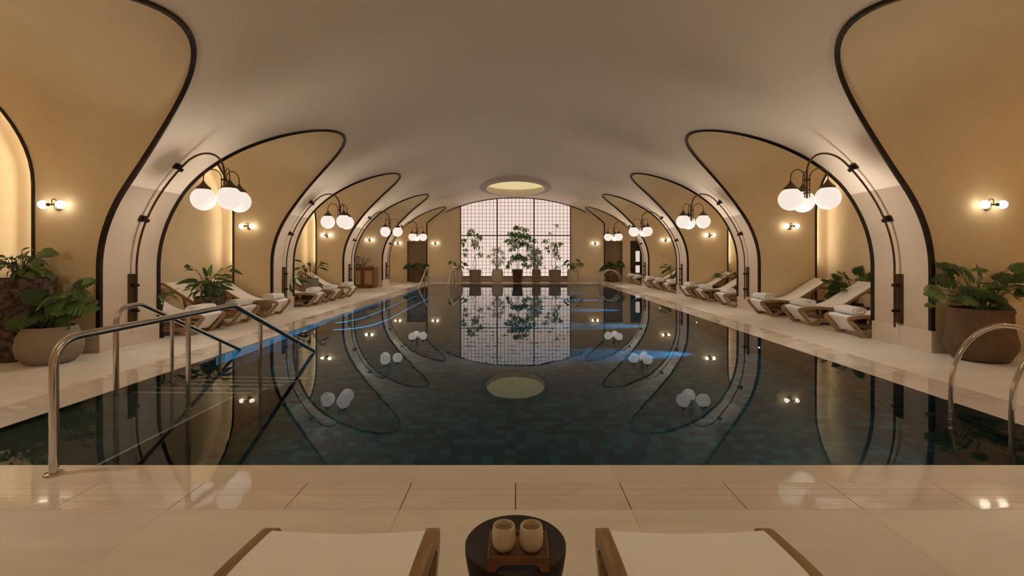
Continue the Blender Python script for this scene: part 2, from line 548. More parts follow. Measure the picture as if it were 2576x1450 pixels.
# ------------------------------------------------------------------ side bays, piers, niches, trims
def sweep_square(path, h, outdir):
    g = G(); P = [Vector(p) for p in path]; rows = []
    for i, p in enumerate(P):
        a = P[max(i - 1, 0)]; b = P[min(i + 1, len(P) - 1)]
        t = (b - a).normalized()
        e1 = (Vector(outdir) - t * t.dot(Vector(outdir))).normalized()
        e2 = t.cross(e1)
        rows.append([p + e1 * h + e2 * h, p - e1 * h + e2 * h, p - e1 * h - e2 * h, p + e1 * h - e2 * h])
    b = len(g.v); g.grid(rows, True)
    e = b + (len(P) - 1) * 4
    g.f.append((b + 3, b + 2, b + 1, b)); g.f.append((e, e + 1, e + 2, e + 3))
    return g

trim_n = 0
for s in (-1, 1):
    side = 'left' if s < 0 else 'right'
    gw = G()
    for j, c in BAYS:
        xb = XB[s]
        plain = (s < 0 and j == 3)
        if plain: xb = 7.25
        P = bay_profile(c, ymax=YEND)
        PB = [p for i, p in enumerate(P) if p[0] < YEND - 1e-3] + [p for p in P if p[0] >= YEND - 1e-3][:1]
        gw.grid([[(s * (vx(z) + (xb - vx(z)) * k / 4), y, z) for k in range(5)] for y, z in PB])
        if plain:
            gw.poly([(s * xb, y, z) for y, z in P])
    wall = tag(obj('wall_' + side, gw, 'plaster', smooth=True, angle=50), kind='structure')
    for j, c in BAYS:
        if s < 0 and j == 3: continue
        xb = XB[s]
        P = bay_profile(c, ymax=YEND); Q = offset_profile(P, 0.09); Q2 = offset_profile(P, 0.05)
        gn = G()
        gn.grid([[(s * (xb + 0.004), p[0], p[1]), (s * (xb + 0.004), q[0], q[1])] + [(s * (xb + NICHE - 0.06 + 0.06 * math.sin(a)), q[0] + (o[0] - q[0]) * (1 - math.cos(a)), q[1] + (o[1] - q[1]) * (1 - math.cos(a))) for a in (0, 0.5, 1.0, PI / 2)] for p, q, o in zip(P, Q, offset_profile(P, 0.03))])
        gn.poly([(s * (xb + NICHE), y, z) for y, z in offset_profile(P, 0.03)])
        nb = obj('niche', gn, 'plaster', wall, True, 40)
        gl_ = G()
        A = offset_profile(P, 0.035); B = offset_profile(P, 0.060)
        gl_.grid([[(s * (xb + 0.012), a[0], a[1]), (s * (xb + 0.012), b[0], b[1])] for a, b in zip(A, B) if a[1] > 0.05])
        obj('cove_led_strip', gl_, 'cove', wall)
        gt = sweep_square([(s * xb, y, z) for y, z in P], 0.018, (s, 0, 0))
        obj('niche_trim', gt, 'trim', wall)
    # arch trims on the vault edge
    for j, c in BAYS:
        P = bay_profile(c, 48, 0.30, ymax=YEND)
        path = [(s * vx(z), y, z) for y, z in P]
        if c + HW > YEND:                       # runs down the end wall
            zc = [p for p in path if abs(p[1] - YEND) < 1e-3][0]
            path = [p for p in path if p[1] < YEND - 1e-3] + [(zc[0], YEND, zc[2]), (zc[0], YEND, 0.30)]
        trim_n += 1
        tag(obj('trim_%d' % trim_n, sweep_square(path, 0.026, (s, 0, 0)), 'trim'), kind='structure')
    # piers and plinths
    for y0 in PIER_N:
        zs = [0.0, 0.3, 0.7, 1.13] + [1.13 + (ZS - 1.13) * k / 8 for k in range(1, 9)]
        gp = G()
        gp.grid([[(s * vx(z), y0 + PW * k / 2, z) for k in range(3)] for z in zs])
        pier = obj('pier_face', gp, 'pier', wall, True)
        gj = G()
        gj.grid([[(s * (vx(z) - 0.004), y0, z), (s * (vx(z) - 0.004), y0 + PW, z)] for z in (ZS - 0.004, ZS + 0.004)])
        obj('pier_joint', gj, 'rim_white', wall)
        gb = G(); xb = XB[s]
        a, b_ = sorted((s * (VA - 0.014), s * xb))
        gb.box(a, b_, y0 - 0.014, y0 + PW + 0.014, 0, 0.30)
        obj('plinth', gb, 'plinth', wall)

# end wall (panels beside the window, bays beyond), window
XW = 2.84; XE = abs(vx(ZS + AH * math.sqrt(1 - ((YEND - BAYS[-1][1]) / HW) ** 2)))
ZC = ZS + AH * math.sqrt(1 - ((YEND - BAYS[-1][1]) / HW) ** 2)
g = G()
for s in (-1, 1):
    xs = [XW + (XE - XW) * k / 12 for k in range(13)]
    top = [VZ0 + VB * math.sqrt(1 - (x / VA) ** 2) for x in xs]
    g.grid([[(s * x, YEND, 0.0) for x in xs], [(s * x, YEND, t + 0.02) for x, t in zip(xs, top)]])
    r0, r1 = (4.60, 5.58) if s < 0 else (4.57, 5.50)
    xo = 7.4
    g.quad((s * XE, YEND, 0), (s * r0, YEND, 0), (s * r0, YEND, ZC + 0.02), (s * XE, YEND, ZC + 0.02))
    g.quad((s * r0, YEND, 2.08), (s * r1, YEND, 2.08), (s * r1, YEND, ZC + 0.02), (s * r0, YEND, ZC + 0.02))
    if s < 0:
        g.quad((s * r1, YEND, 0), (s * xo, YEND, 0), (s * xo, YEND, ZC + 0.02), (s * r1, YEND, ZC + 0.02))
    else:
        d0, d1 = 5.90, 6.80
        g.quad((r1, YEND, 0), (d0, YEND, 0), (d0, YEND, ZC + 0.02), (r1, YEND, ZC + 0.02))
        g.quad((d0, YEND, 2.1), (d1, YEND, 2.1), (d1, YEND, ZC + 0.02), (d0, YEND, ZC + 0.02))
        g.quad((d1, YEND, 0), (xo, YEND, 0), (xo, YEND, ZC + 0.02), (d1, YEND, ZC + 0.02))
g.quad((-XW, YEND, 0), (XW, YEND, 0), (XW, YEND, 0.27), (-XW, YEND, 0.27))
wall_end = tag(obj('wall_end', g, 'plaster'), kind='structure')
for s in (-1, 1):                               # doorway recesses
    r0, r1 = (4.60, 5.58) if s < 0 else (4.57, 5.50)
    g = G(); yb = YEND + 0.55
    g.quad((s * r0, YEND, 0), (s * r0, yb, 0), (s * r0, yb, 2.08), (s * r0, YEND, 2.08))
    g.quad((s * r1, YEND, 0), (s * r1, yb, 0), (s * r1, yb, 2.08), (s * r1, YEND, 2.08))
    g.quad((s * r0, yb, 0), (s * r1, yb, 0), (s * r1, yb, 2.08), (s * r0, yb, 2.08))
    g.quad((s * r0, YEND, 2.08), (s * r1, YEND, 2.08), (s * r1, yb, 2.08), (s * r0, yb, 2.08))
    g.quad((s * r0, YEND, 0), (s * r1, YEND, 0), (s * r1, yb, 0), (s * r0, yb, 0))
    obj('recess', g, 'recess', wall_end)
g = G()
for a, b_ in ((-4.55, 4.55), (-6.53, -5.60), (5.52, 5.88)):
    g.box(a, b_, YEND - 0.014, YEND, 0, 0.27 if abs(a) == 4.55 else 0.30)
tag(obj('baseboard_end', g, 'plinth'), kind='structure')
# arc trim above the end wall
g = G()
path = []
for k in range(41):
    x = -3.62 + 7.24 * k / 40
    path.append((x, YEND - 0.02, VZ0 + VB * math.sqrt(1 - (x / VA) ** 2) - 0.012))
trim_n += 1
tag(obj('trim_%d' % trim_n, sweep_square(path, 0.022, (0, 1, 0)), 'trim'), kind='structure')

# the backlit window
def wtop(x): return VZ0 + VB * math.sqrt(1 - (x / VA) ** 2) - 0.04
WZ0, PS = 0.29, 2 * XW / 30.0
YW = YEND - 0.01
g = G()
for s in (-1, 1):
    a, b_ = sorted((s * XW, s * (XW - 0.055)))
    g.box(a, b_, YW - 0.05, YW + 0.03, 0.25, wtop(XW) + 0.01)
g.box(-XW, XW, YW - 0.06, YW + 0.03, 0.235, WZ0)
window = tag(obj('window_1', g, 'frame_pink'), 'tall backlit window wall of small pink glass panes', kind='structure')
for k in (10, 20):
    x = -XW + PS * k
    obj('mullion', G().box(x - 0.035, x + 0.035, YW - 0.05, YW + 0.02, WZ0, wtop(x)), 'frame_pink', window)
NR = 22
ZT = WZ0 + PS * 11
xs_ = XW - 0.05
obj('transom', G().box(-xs_, xs_, YW - 0.045, YW + 0.02, ZT - 0.03, ZT + 0.03), 'frame_pink', window)
for k in range(1, 30):
    if k in (10, 20): continue
    x = -XW + PS * k
    obj('glazing_bar', G().box(x - 0.0085, x + 0.0085, YW - 0.02, YW + 0.012, WZ0, wtop(x)), 'muntin', window)
for k in range(1, NR):
    if k == 11: continue
    z = WZ0 + PS * k
    xm = XW - 0.03
    while wtop(xm) < z + 0.01 and xm > 0.2: xm -= 0.02
    obj('glazing_bar', G().box(-xm, xm, YW - 0.016, YW + 0.010, z - 0.0075, z + 0.0075), 'muntin', window)
pane_me = finish(G().box(-PS / 2 + 0.002, PS / 2 - 0.002, -0.004, 0.006, -PS / 2 + 0.002, PS / 2 - 0.002).mesh('pane'), 'pane')
rest = G(); made = 0
for r in range(NR - 1, -1, -1):
    for k in range(30):
        x = -XW + PS * (k + 0.5); z = WZ0 + PS * (r + 0.5)
        t = min(wtop(x - PS / 2), wtop(x + PS / 2))
        if z - PS / 2 > max(wtop(x - PS / 2), wtop(x + PS / 2)) - 0.006: continue
        if z + PS / 2 <= t and made < 300:
            obj('pane', pane_me, None, window, loc=(x, YW, z)); made += 1
        else:
            xa, xb_, za = x - PS / 2 + 0.002, x + PS / 2 - 0.002, z - PS / 2 + 0.002
            z1 = max(za + 0.002, min(z + PS / 2 - 0.002, wtop(xa))); z2 = max(za + 0.002, min(z + PS / 2 - 0.002, wtop(xb_)))
            i0 = rest.pts([(xa, YW - 0.004, za), (xb_, YW - 0.004, za), (xb_, YW - 0.004, z2), (xa, YW - 0.004, z1), (xa, YW + 0.006, za), (xb_, YW + 0.006, za), (xb_, YW + 0.006, z2), (xa, YW + 0.006, z1)])
            for fc in ((0, 1, 2, 3), (7, 6, 5, 4), (0, 4, 5, 1), (1, 5, 6, 2), (2, 6, 7, 3), (3, 7, 4, 0)): rest.f.append(tuple(i0 + q for q in fc))
tag(obj('panes', rest, 'pane', window), kind='stuff')

# dark door on the right of the end wall
door = tag(obj('door_1', G().box(5.90, 6.80, YEND + 0.01, YEND + 0.06, 0, 2.1), 'door'), 'dark brown door with two lit glass panes', kind='structure')
for z0, z1 in ((1.03, 1.58), (0.46, 0.84)):
    obj('door_glass', G().box(6.17, 6.38, YEND - 0.004, YEND + 0.012, z0, z1), 'door_pane', door)
# rear wall
g = G()
xs = [-7.4 + 14.8 * k / 40 for k in range(41)]
g.grid([[(x, YREAR, 0) for x in xs], [(x, YREAR, 4.4) for x in xs]])
tag(obj('wall_rear', g, 'plaster'), kind='structure')

# oval laylight ring
sk = thing('skylight', 'oval skylight with pale raised rim near the far window', 'skylight', (SKY_C[0], SKY_C[1], 4.18))
n = 72
def oval(rx, ry, z): return [(rx * math.cos(2 * PI * k / n), ry * math.sin(2 * PI * k / n), z) for k in range(n)]
g = G().grid([oval(1.50, 2.50, 0.30), oval(1.50, 2.50, 0.0), oval(1.25, 2.22, 0.0)], True)
obj('rim', g, 'rim_white', sk, True, 30)
g = G().grid([oval(1.25, 2.22, 0.0), oval(1.25, 2.22, 0.22), oval(1.62, 2.62, 0.22), oval(1.62, 2.62, 0.36)], True)
obj('reveal', g, 'rim_white', sk, True, 30)
obj('light_panel', G().poly(oval(1.62, 2.62, 0.36)), 'laylight', sk)
sk2 = copy_tree(sk)
sk2.location = (SKY_N[0], SKY_N[1], 4.18)
sk2['label'] = 'oval skylight with pale raised rim above the near deck'

# ------------------------------------------------------------------ floor, coping, overflow tiles
def rect_ring(g, outer, inner, z):
    (x0, x1, y0, y1), (a0, a1, b0, b1) = outer, inner
    for r in ((x0, x1, y0, b0), (x0, x1, b1, y1), (x0, a0, b0, b1), (a1, x1, b0, b1)):
        g.quad((r[0], r[2], z), (r[1], r[2], z), (r[1], r[3], z), (r[0], r[3], z))
CW, OW = 0.235, 0.53                     # coping width, outer edge of the overflow strip
PX, PY0, PY1 = POOL_X, POOL_Y0, POOL_Y1
g = G()
rect_ring(g, (-7.6, 7.6, YREAR, YEND + 0.01), (-PX, PX, PY0, PY1), -0.010)
floor = tag(obj('floor', g, 'grout'), kind='structure')
slab_cache = {}
def slab(x0, x1, y0, y1, mat, name='slab', gap=0.0009):
    key = (round(x1 - x0, 3), round(y1 - y0, 3), mat, gap)
    if key not in slab_cache:
        w, d = (x1 - x0) / 2 - gap, (y1 - y0) / 2 - gap
        slab_cache[key] = finish(G().box(-w, w, -d, d, -0.03, 0).mesh(name), mat)
    return obj(name, slab_cache[key], None, floor, loc=((x0 + x1) / 2, (y0 + y1) / 2, 0))
def split(a, b, step):
    n = max(1, round((b - a) / step)); return [a + (b - a) * k / n for k in range(n + 1)]
ox, oy0, oy1 = PX + OW, PY0 - OW, PY1 + OW
cx_, cy0, cy1 = PX + CW, PY0 - CW, PY1 + CW
# near deck
ys = [oy0, 1.30, 0.10, -1.0, YREAR]
xs = [-7.4, -6.6, -5.4, -4.2, -3.0, -1.8, -0.6, 0.6, 1.8, 3.0, 4.2, 5.4, 6.6, 7.4]
for i in range(len(ys) - 1):
    off = 0.6 if i % 2 else 0
    for k in range(len(xs) - 1):
        slab(xs[k], xs[k + 1], ys[i + 1], ys[i], 'stone')
yy = split(oy0, YEND, 1.2)
for s in (-1, 1):
    for i in range(len(yy) - 1):
        for a, b_ in (((ox, 5.58), (5.58, 7.4)) if s > 0 else ((ox, 5.34), (5.34, 5.44), (5.44, 7.4))):
            x0, x1 = sorted((s * a, s * b_)); slab(x0, x1, yy[i], yy[i + 1], 'stone', gap=0.0025)
for a, b_ in zip(split(-ox, ox, 1.2)[:-1], split(-ox, ox, 1.2)[1:]):
    slab(a, b_, oy1, YEND, 'stone')
# inner wet coping
for a, b_ in zip(split(-cx_, cx_, 1.2)[:-1], split(-cx_, cx_, 1.2)[1:]):
    slab(a, b_, cy0, PY0, 'coping', 'coping_stone', 0.0004); slab(a, b_, PY1, cy1, 'coping', 'coping_stone', 0.0004)
for a, b_ in zip(split(PY0, PY1, 1.2)[:-1], split(PY0, PY1, 1.2)[1:]):
    for s in (-1, 1):
        x0, x1 = sorted((s * PX, s * cx_)); slab(x0, x1, a, b_, 'coping', 'coping_stone', 0.0004)
# overflow tiles: four narrow boards each with hairline drain slots
def grate_mesh(lx, ly):
    g = G(); n = 4
    if lx > ly:
        w = ly / n
        for k in range(n): g.box(-lx / 2 + 0.003, lx / 2 - 0.003, -ly / 2 + k * w + 0.0008, -ly / 2 + (k + 1) * w - 0.0008, -0.03, 0)
    else:
        w = lx / n
        for k in range(n): g.box(-lx / 2 + k * w + 0.0008, -lx / 2 + (k + 1) * w - 0.0008, -ly / 2 + 0.003, ly / 2 - 0.003, -0.03, 0)
    return finish(g.mesh('overflow_tile'), 'grate')
gx = grate_mesh(0.6, OW - CW)
xs = [-4.2 + 0.6 * k for k in range(15)]
for a in xs[:-1]:
    obj('overflow_tile', gx, None, floor, loc=(a + 0.3, (oy0 + cy0) / 2, 0))
    obj('overflow_tile', gx, None, floor, loc=(a + 0.3, (oy1 + cy1) / 2, 0))
ge = grate_mesh(ox - 4.2, OW - CW - 0.0001) if ox - 4.2 > 0.1 else None
if ge:
    for s in (-1, 1):
        for y in ((oy0 + cy0) / 2, (oy1 + cy1) / 2):
            obj('overflow_tile', ge, None, floor, loc=(s * (4.2 + ox) / 2, y, 0))
ysp = split(cy0, cy1, 0.6)
gy = grate_mesh(OW - CW, ysp[1] - ysp[0])
for a in ysp[:-1]:
    for s in (-1, 1):
        obj('overflow_tile', gy, None, floor, loc=(s * (cx_ + ox) / 2, a + (ysp[1] - ysp[0]) / 2, 0))

# ------------------------------------------------------------------ pool basin
zb = -POOL_D
g = G()
g.quad((-PX, PY0, zb - 0.003), (PX, PY0, zb - 0.003), (PX, PY1, zb - 0.003), (-PX, PY1, zb - 0.003))
basin = tag(obj('pool_floor', g, 'tile_grout'), 'dark teal tiled pool floor', kind='structure')
tile_me = finish(G().box(-0.0485, 0.0485, -0.0485, 0.0485, -0.003, 0).mesh('tile'), 'tile')
rest = G(); made = 0
nx, ny = int(round(2 * PX / 0.1)), int((PY1 - PY0) / 0.1)
TX0, TY0 = -3.9, 3.1
V = rest.v; F = rest.f
for k in range(-1, 79):
    for r in range(-1, 199):
        x, y = TX0 + 0.1 * k + 0.05, TY0 + 0.1 * r + 0.05
        if 4.2 < y < 5.4 and -1.25 <= x < 1.25 and made < 300:
            obj('tile', tile_me, None, basin, loc=(x, y, zb)); made += 1
            continue
        x0, x1, y0, y1 = max(x - 0.0485, -PX), min(x + 0.0485, PX), max(y - 0.0485, PY0), min(y + 0.0485, PY1)
        if x1 - x0 < 0.004 or y1 - y0 < 0.004: continue
        i = len(V)
        V += [(x0, y0, zb), (x1, y0, zb), (x1, y1, zb), (x0, y1, zb)]
        F.append((i, i + 1, i + 2, i + 3))
tag(obj('floor_tiles', rest, 'tile', basin), kind='stuff')
g = G()
zt_ = -0.005
g.quad((-PX, PY0, zb), (-PX, PY1, zb), (-PX, PY1, zt_), (-PX, PY0, zt_))
g.quad((PX, PY0, zb), (PX, PY1, zb), (PX, PY1, zt_), (PX, PY0, zt_))
g.quad((-PX, PY0, zb), (PX, PY0, zb), (PX, PY0, zt_), (-PX, PY0, zt_))
g.quad((-PX, PY1, zb), (PX, PY1, zb), (PX, PY1, zt_), (-PX, PY1, zt_))
tag(obj('pool_walls', g, 'tile'), kind='structure')
# water sheet
g = G()
rows = [[(-PX + 2 * PX * i / 8, PY0 + (PY1 - PY0) * k / 16, -0.003) for i in range(9)] for k in range(17)]
g.grid(rows)
tag(obj('pool_water', g, 'water'), 'still dark pool water mirroring the vault', 'water', kind='stuff')
# steps at both ends of the left side
ymid = (PY0 + PY1) / 2
for mir in (1, -1):
    st = thing('pool_steps', 'submerged tiled entry steps at the near left corner' if mir > 0 else 'submerged tiled entry steps at the far left corner',
               'steps', (-PX, PY0 if mir > 0 else PY1, zb), group='submerged pool steps')
    H = POOL_D
    def yb(a, b): return (a, b) if mir > 0 else (-b, -a)
    w = 1.23
    a, b_ = yb(0, 1.60)
    obj('landing', G().box(0, w, a, b_, 0, H - 0.13), 'step_stone', st)
    obj('edge_nosing', G().box(w - 0.02, w + 0.004, a, b_, H - 0.13, H - 0.122), 'nosing', st)
    for k in range(5):
        a, b_ = yb(1.60 + 0.34 * k, 1.60 + 0.34 * (k + 1))
        z = H - 0.13 - 0.2 * (k + 1)
        obj('tread', G().box(0, w, a, b_, 0, z), 'step_stone', st)
        a2, b2 = yb(1.60 + 0.34 * (k + 1) - 0.05, 1.60 + 0.34 * (k + 1) - 0.01)
        obj('tread_nosing', G().box(0, w, a2, b2, z, z + 0.004), 'nosing', st)
# long curved bench with blue led nosings along the left wall
bn = thing('pool_bench', 'submerged curved bench edged with blue light along the left wall', 'bench', (-PX, 0, zb))
for w, y0, y1, z in ((1.03, 9.5, 16.6, 0.40), (0.55, 10.0, 16.6, 0.80)):
    edge = []
    for k in range(13):
        t = k / 12
        edge.append((w * (1 - (1 - t) ** 2.2), y0 + 1.9 * t ** 2.2))
    edge.append((w, y1))
    g = G()
    rows = [[(0, y, z), (x, y, z), (x, y, 0)] for x, y in edge]
    g.grid(rows)
    g.quad((0, y1, 0), (w, y1, 0), (w, y1, z), (0, y1, z))
    obj('bench_step', g, 'tile', bn)
    g = G(); g.grid([[(x + 0.006, y, z - 0.005), (x + 0.006, y, z - 0.075)] for x, y in edge[2:]])
    obj('led_nosing', g, 'pool_led', bn)
g = G().box(0.0, 0.010, 6.35, 19.55, POOL_D - 0.58, POOL_D - 0.04)  # glowing sheet added over the wall to imitate its blue-lit upper part
obj('wall_glow_sheet', g, 'pool_wall_glow', bn)
# underwater spots on the right wall
ordn = ['nearest', 'second', 'third', 'fourth', 'farthest']
for k in range(5):
    y = 7.78 + 2.68 * k
    t = thing('pool_light', ordn[k] + ' small round underwater light on the right pool wall', 'pool light', (PX, y, -0.85), group='underwater lights on the right wall')
    g = G(); 
    ring = [[(-0.012, 0.05 * math.cos(a) , 0.05 * math.sin(a)) for a in [2 * PI * q / 16 for q in range(16)]],
            [(-0.012, 0.03 * math.cos(a), 0.03 * math.sin(a)) for a in [2 * PI * q / 16 for q in range(16)]]]
    g.grid([[(0, 0.05 * math.cos(a), 0.05 * math.sin(a)) for a in [2 * PI * q / 16 for q in range(16)]]] + ring, True)
    obj('bezel', g, 'steel', t)
    obj('lens', G().poly([(-0.010, 0.03 * math.cos(a), 0.03 * math.sin(a)) for a in [2 * PI * q / 16 for q in range(16)]]), 'pool_lens', t)
    ld = bpy.data.lights.new('pool_spot', 'SPOT')
    ld.energy = L_POOLSPOT; ld.color = (0.07, 0.62, 0.85); ld.spot_size = math.radians(26); ld.spot_blend = 0.9; ld.shadow_soft_size = 0.03
    lo = bpy.data.objects.new('pool_spot', ld); COL.objects.link(lo); lo.parent = t
    lo.location = (-0.03, 0, 0); lo.rotation_euler = (0, math.radians(90 - 9), 0)
# ------------------------------------------------------------------ arc lamps on the piers
R_GL = 0.165
def lamp_mats(): pass
globe_me = finish(G().sphere((0, 0, 0), R_GL, 28, 16).mesh('globe'), 'globe', True)
cap_me = finish(G().lathe([(0.012, 0.265), (0.016, 0.255), (0.035, 0.225), (0.062, 0.195), (0.094, 0.165), (0.097, 0.160), (0.097, 0.143), (0.090, 0.140)], 20).mesh('cap'), 'bronze', True, 35)
def arc_lamp(s, y, th0, label):
    # local x points from the pier towards the pool; root on the pier face just above the plinth
    t = thing('arc_lamp', label, 'lamp', (s * VA, y, 0.0), PI if s > 0 else 0.0, 'arc lamps with three globes')
    def lx(z, off): return (VA - vx(z)) + off
    obj('wall_plate', G().box(0.002, 0.03, -0.06, 0.06, 0.33, 1.05), 'bronze', t)
    obj('plate_edge', G().box(0.028, 0.036, 0.03, 0.06, 0.33, 1.05), 'bronze', t)
    PO = 0.085
    path = [(PO, 0, 0.27), (PO, 0, 0.7), (PO, 0, 1.0)]
    for k in range(1, 16):
        z = 1.0 + (2.66 - 1.0) * k / 15
        a = vth(z) if z > VZ0 else 0
        path.append((lx(z, 0) + PO * math.cos(a * 0.55), 0, z - PO * 0.5 * math.sin(a)))
    x1, z1 = path[-1][0], path[-1][2]
    hubx = VA - 4.27
    d = Vector((path[-1][0] - path[-3][0], path[-1][2] - path[-3][2])).normalized()
    p0 = Vector((x1, z1)); p1 = p0 + d * 0.36; p3 = Vector((hubx, 2.52)); p2 = p3 + Vector((0, 0.36))
    for k in range(1, 19):
        q = k / 18
        b_ = p0 * (1 - q) ** 3 + p1 * 3 * q * (1 - q) ** 2 + p2 * 3 * q * q * (1 - q) + p3 * q ** 3
        path.append((b_.x, 0, b_.y))
    path += [(hubx, 0, 2.40), (hubx, 0, 2.16)]
    obj('pole', G().tube(path, 0.0145, 10), 'bronze', t, True, 60)
    for z in (0.51, 0.885):
        obj('bracket', G().box(0.02, 0.115, -0.022, 0.022, z - 0.02, z + 0.02), 'darkbronze', t)
    for z in (1.87, 2.64):
        a = vth(z)
        g = G().box(-0.012, 0.03, -0.05, 0.05, -0.045, 0.045); g.box(0.02, 0.115, -0.022, 0.022, -0.024, 0.024)
        nx_, nz_ = math.cos(a) * VB, math.sin(a) * VA
        ang = math.atan2(nz_, nx_)
        obj('bracket', g, 'darkbronze', t, loc=(lx(z, 0), 0, z), rot=(0, ang, 0))
    for z in (2.43, 2.235):
        obj('collar', G().lathe([(0.015, z - 0.008), (0.048, z - 0.008), (0.048, z + 0.008), (0.015, z + 0.008)], 16, hubx, 0), 'darkbronze', t)
    for q in range(3):
        az = math.radians(th0 + 120 * q)
        wx, wy = math.cos(az), math.sin(az)          # world direction
        if s > 0: wx, wy = -wx, -wy                  # root is turned by 180 degrees
        r0, r1 = 0.036, 0.27
        zc = 2.14
        pa = []
        for z in (2.17, 2.30, 2.42): pa.append((hubx + wx * r0, wy * r0, z))
        rm, rr = (r0 + r1) / 2, (r1 - r0) / 2
        for k in range(0, 13):
            a = PI - PI * k / 12
            pa.append((hubx + wx * (rm + rr * math.cos(a)), wy * (rm + rr * math.cos(a)), 2.46 + rr * math.sin(a)))
        pa.append((hubx + wx * r1, wy * r1, zc + 0.255))
        arm = obj('arm', G().tube(pa, 0.0075, 8), 'bronze', t, True, 60)
        obj('cap', cap_me, None, arm, loc=(hubx + wx * r1, wy * r1, zc))
        obj('globe', globe_me, None, arm, loc=(hubx + wx * r1, wy * r1, zc))
    lo = bpy.data.objects.new('lamp_light', LAMP_LIGHT); COL.objects.link(lo); lo.parent = t; lo.location = (hubx, 0, 1.84); lo.visible_glossy = False
    return t
PC = [y + PW / 2 for y in PIER_N]
WH = ['beside the camera', 'on the nearest visible', 'on the second', 'on the third', 'on the farthest']
for s, ths in ((-1, (40, 75, 70, 15, -10)), (1, (40, 70, 85, 60, 70))):
    side = 'left' if s < 0 else 'right'
    for k in range(5):
        lb = 'bronze arc lamp with three white globes %s %s pier' % (WH[k], side)
        arc_lamp(s, PC[k], ths[k], lb)

# ------------------------------------------------------------------ wall sconces
sg_me = finish(G().sphere((0, 0, 0), 0.057, 14, 8).mesh('globe'), 'sconce_globe', True)
def sconce(x, y, z, label):
    t = thing('wall_sconce', label, 'wall light', (x, y, z), group='twin globe wall sconces')
    g = G(); rows = [[(r * math.cos(2 * PI * k / 18), yy, -0.02 + r * math.sin(2 * PI * k / 18)) for k in range(18)] for r, yy in ((0.055, 0.0), (0.055, -0.016), (0.0005, -0.018))]
    g.grid(rows, True)
    obj('back_plate', g, 'bronze', t)
    pa = [(0, -0.01, -0.02), (0, -0.03, 0.02)] + [(0, -0.065 + 0.035 * math.cos(a), 0.045 + 0.035 * math.sin(a)) for a in [PI * k / 8 for k in range(9)]] + [(0, -0.10, 0.0)]
    obj('arm', G().tube(pa, 0.006, 8), 'bronze', t, True, 60)
    obj('crossbar', G().tube([(-0.062, -0.10, 0), (-0.045, -0.10, 0), (-0.044, -0.10, 0), (0.044, -0.10, 0), (0.045, -0.10, 0), (0.062, -0.10, 0)], [0.024, 0.024, 0.011, 0.011, 0.024, 0.024], 12), 'bronze', t)
    for q in (-1, 1):
        obj('globe', sg_me, None, t, loc=(q * 0.117, -0.10, 0))
BN = {0: 'nearest', 1: 'second', 2: 'third', 3: 'fourth'}
for s in (-1, 1):
    side = 'left' if s < 0 else 'right'
    for k in range(0, 4):
        xs_c = (6.17 if k else 6.19) if s < 0 else (6.34 if k else 6.38)
        sconce(s * xs_c, PIER_N[k + 1], 2.0, 'twin white globe sconce on the %s %s bay wall' % (BN[k], side))
sconce(-6.04, YEND, 1.98, 'twin globe sconce on the end wall left of the doorway recess')
sconce(-4.12, YEND, 1.98, 'twin globe sconce on the end wall left of the window')
sconce(4.08, YEND, 1.98, 'twin globe sconce on the end wall right of the window')

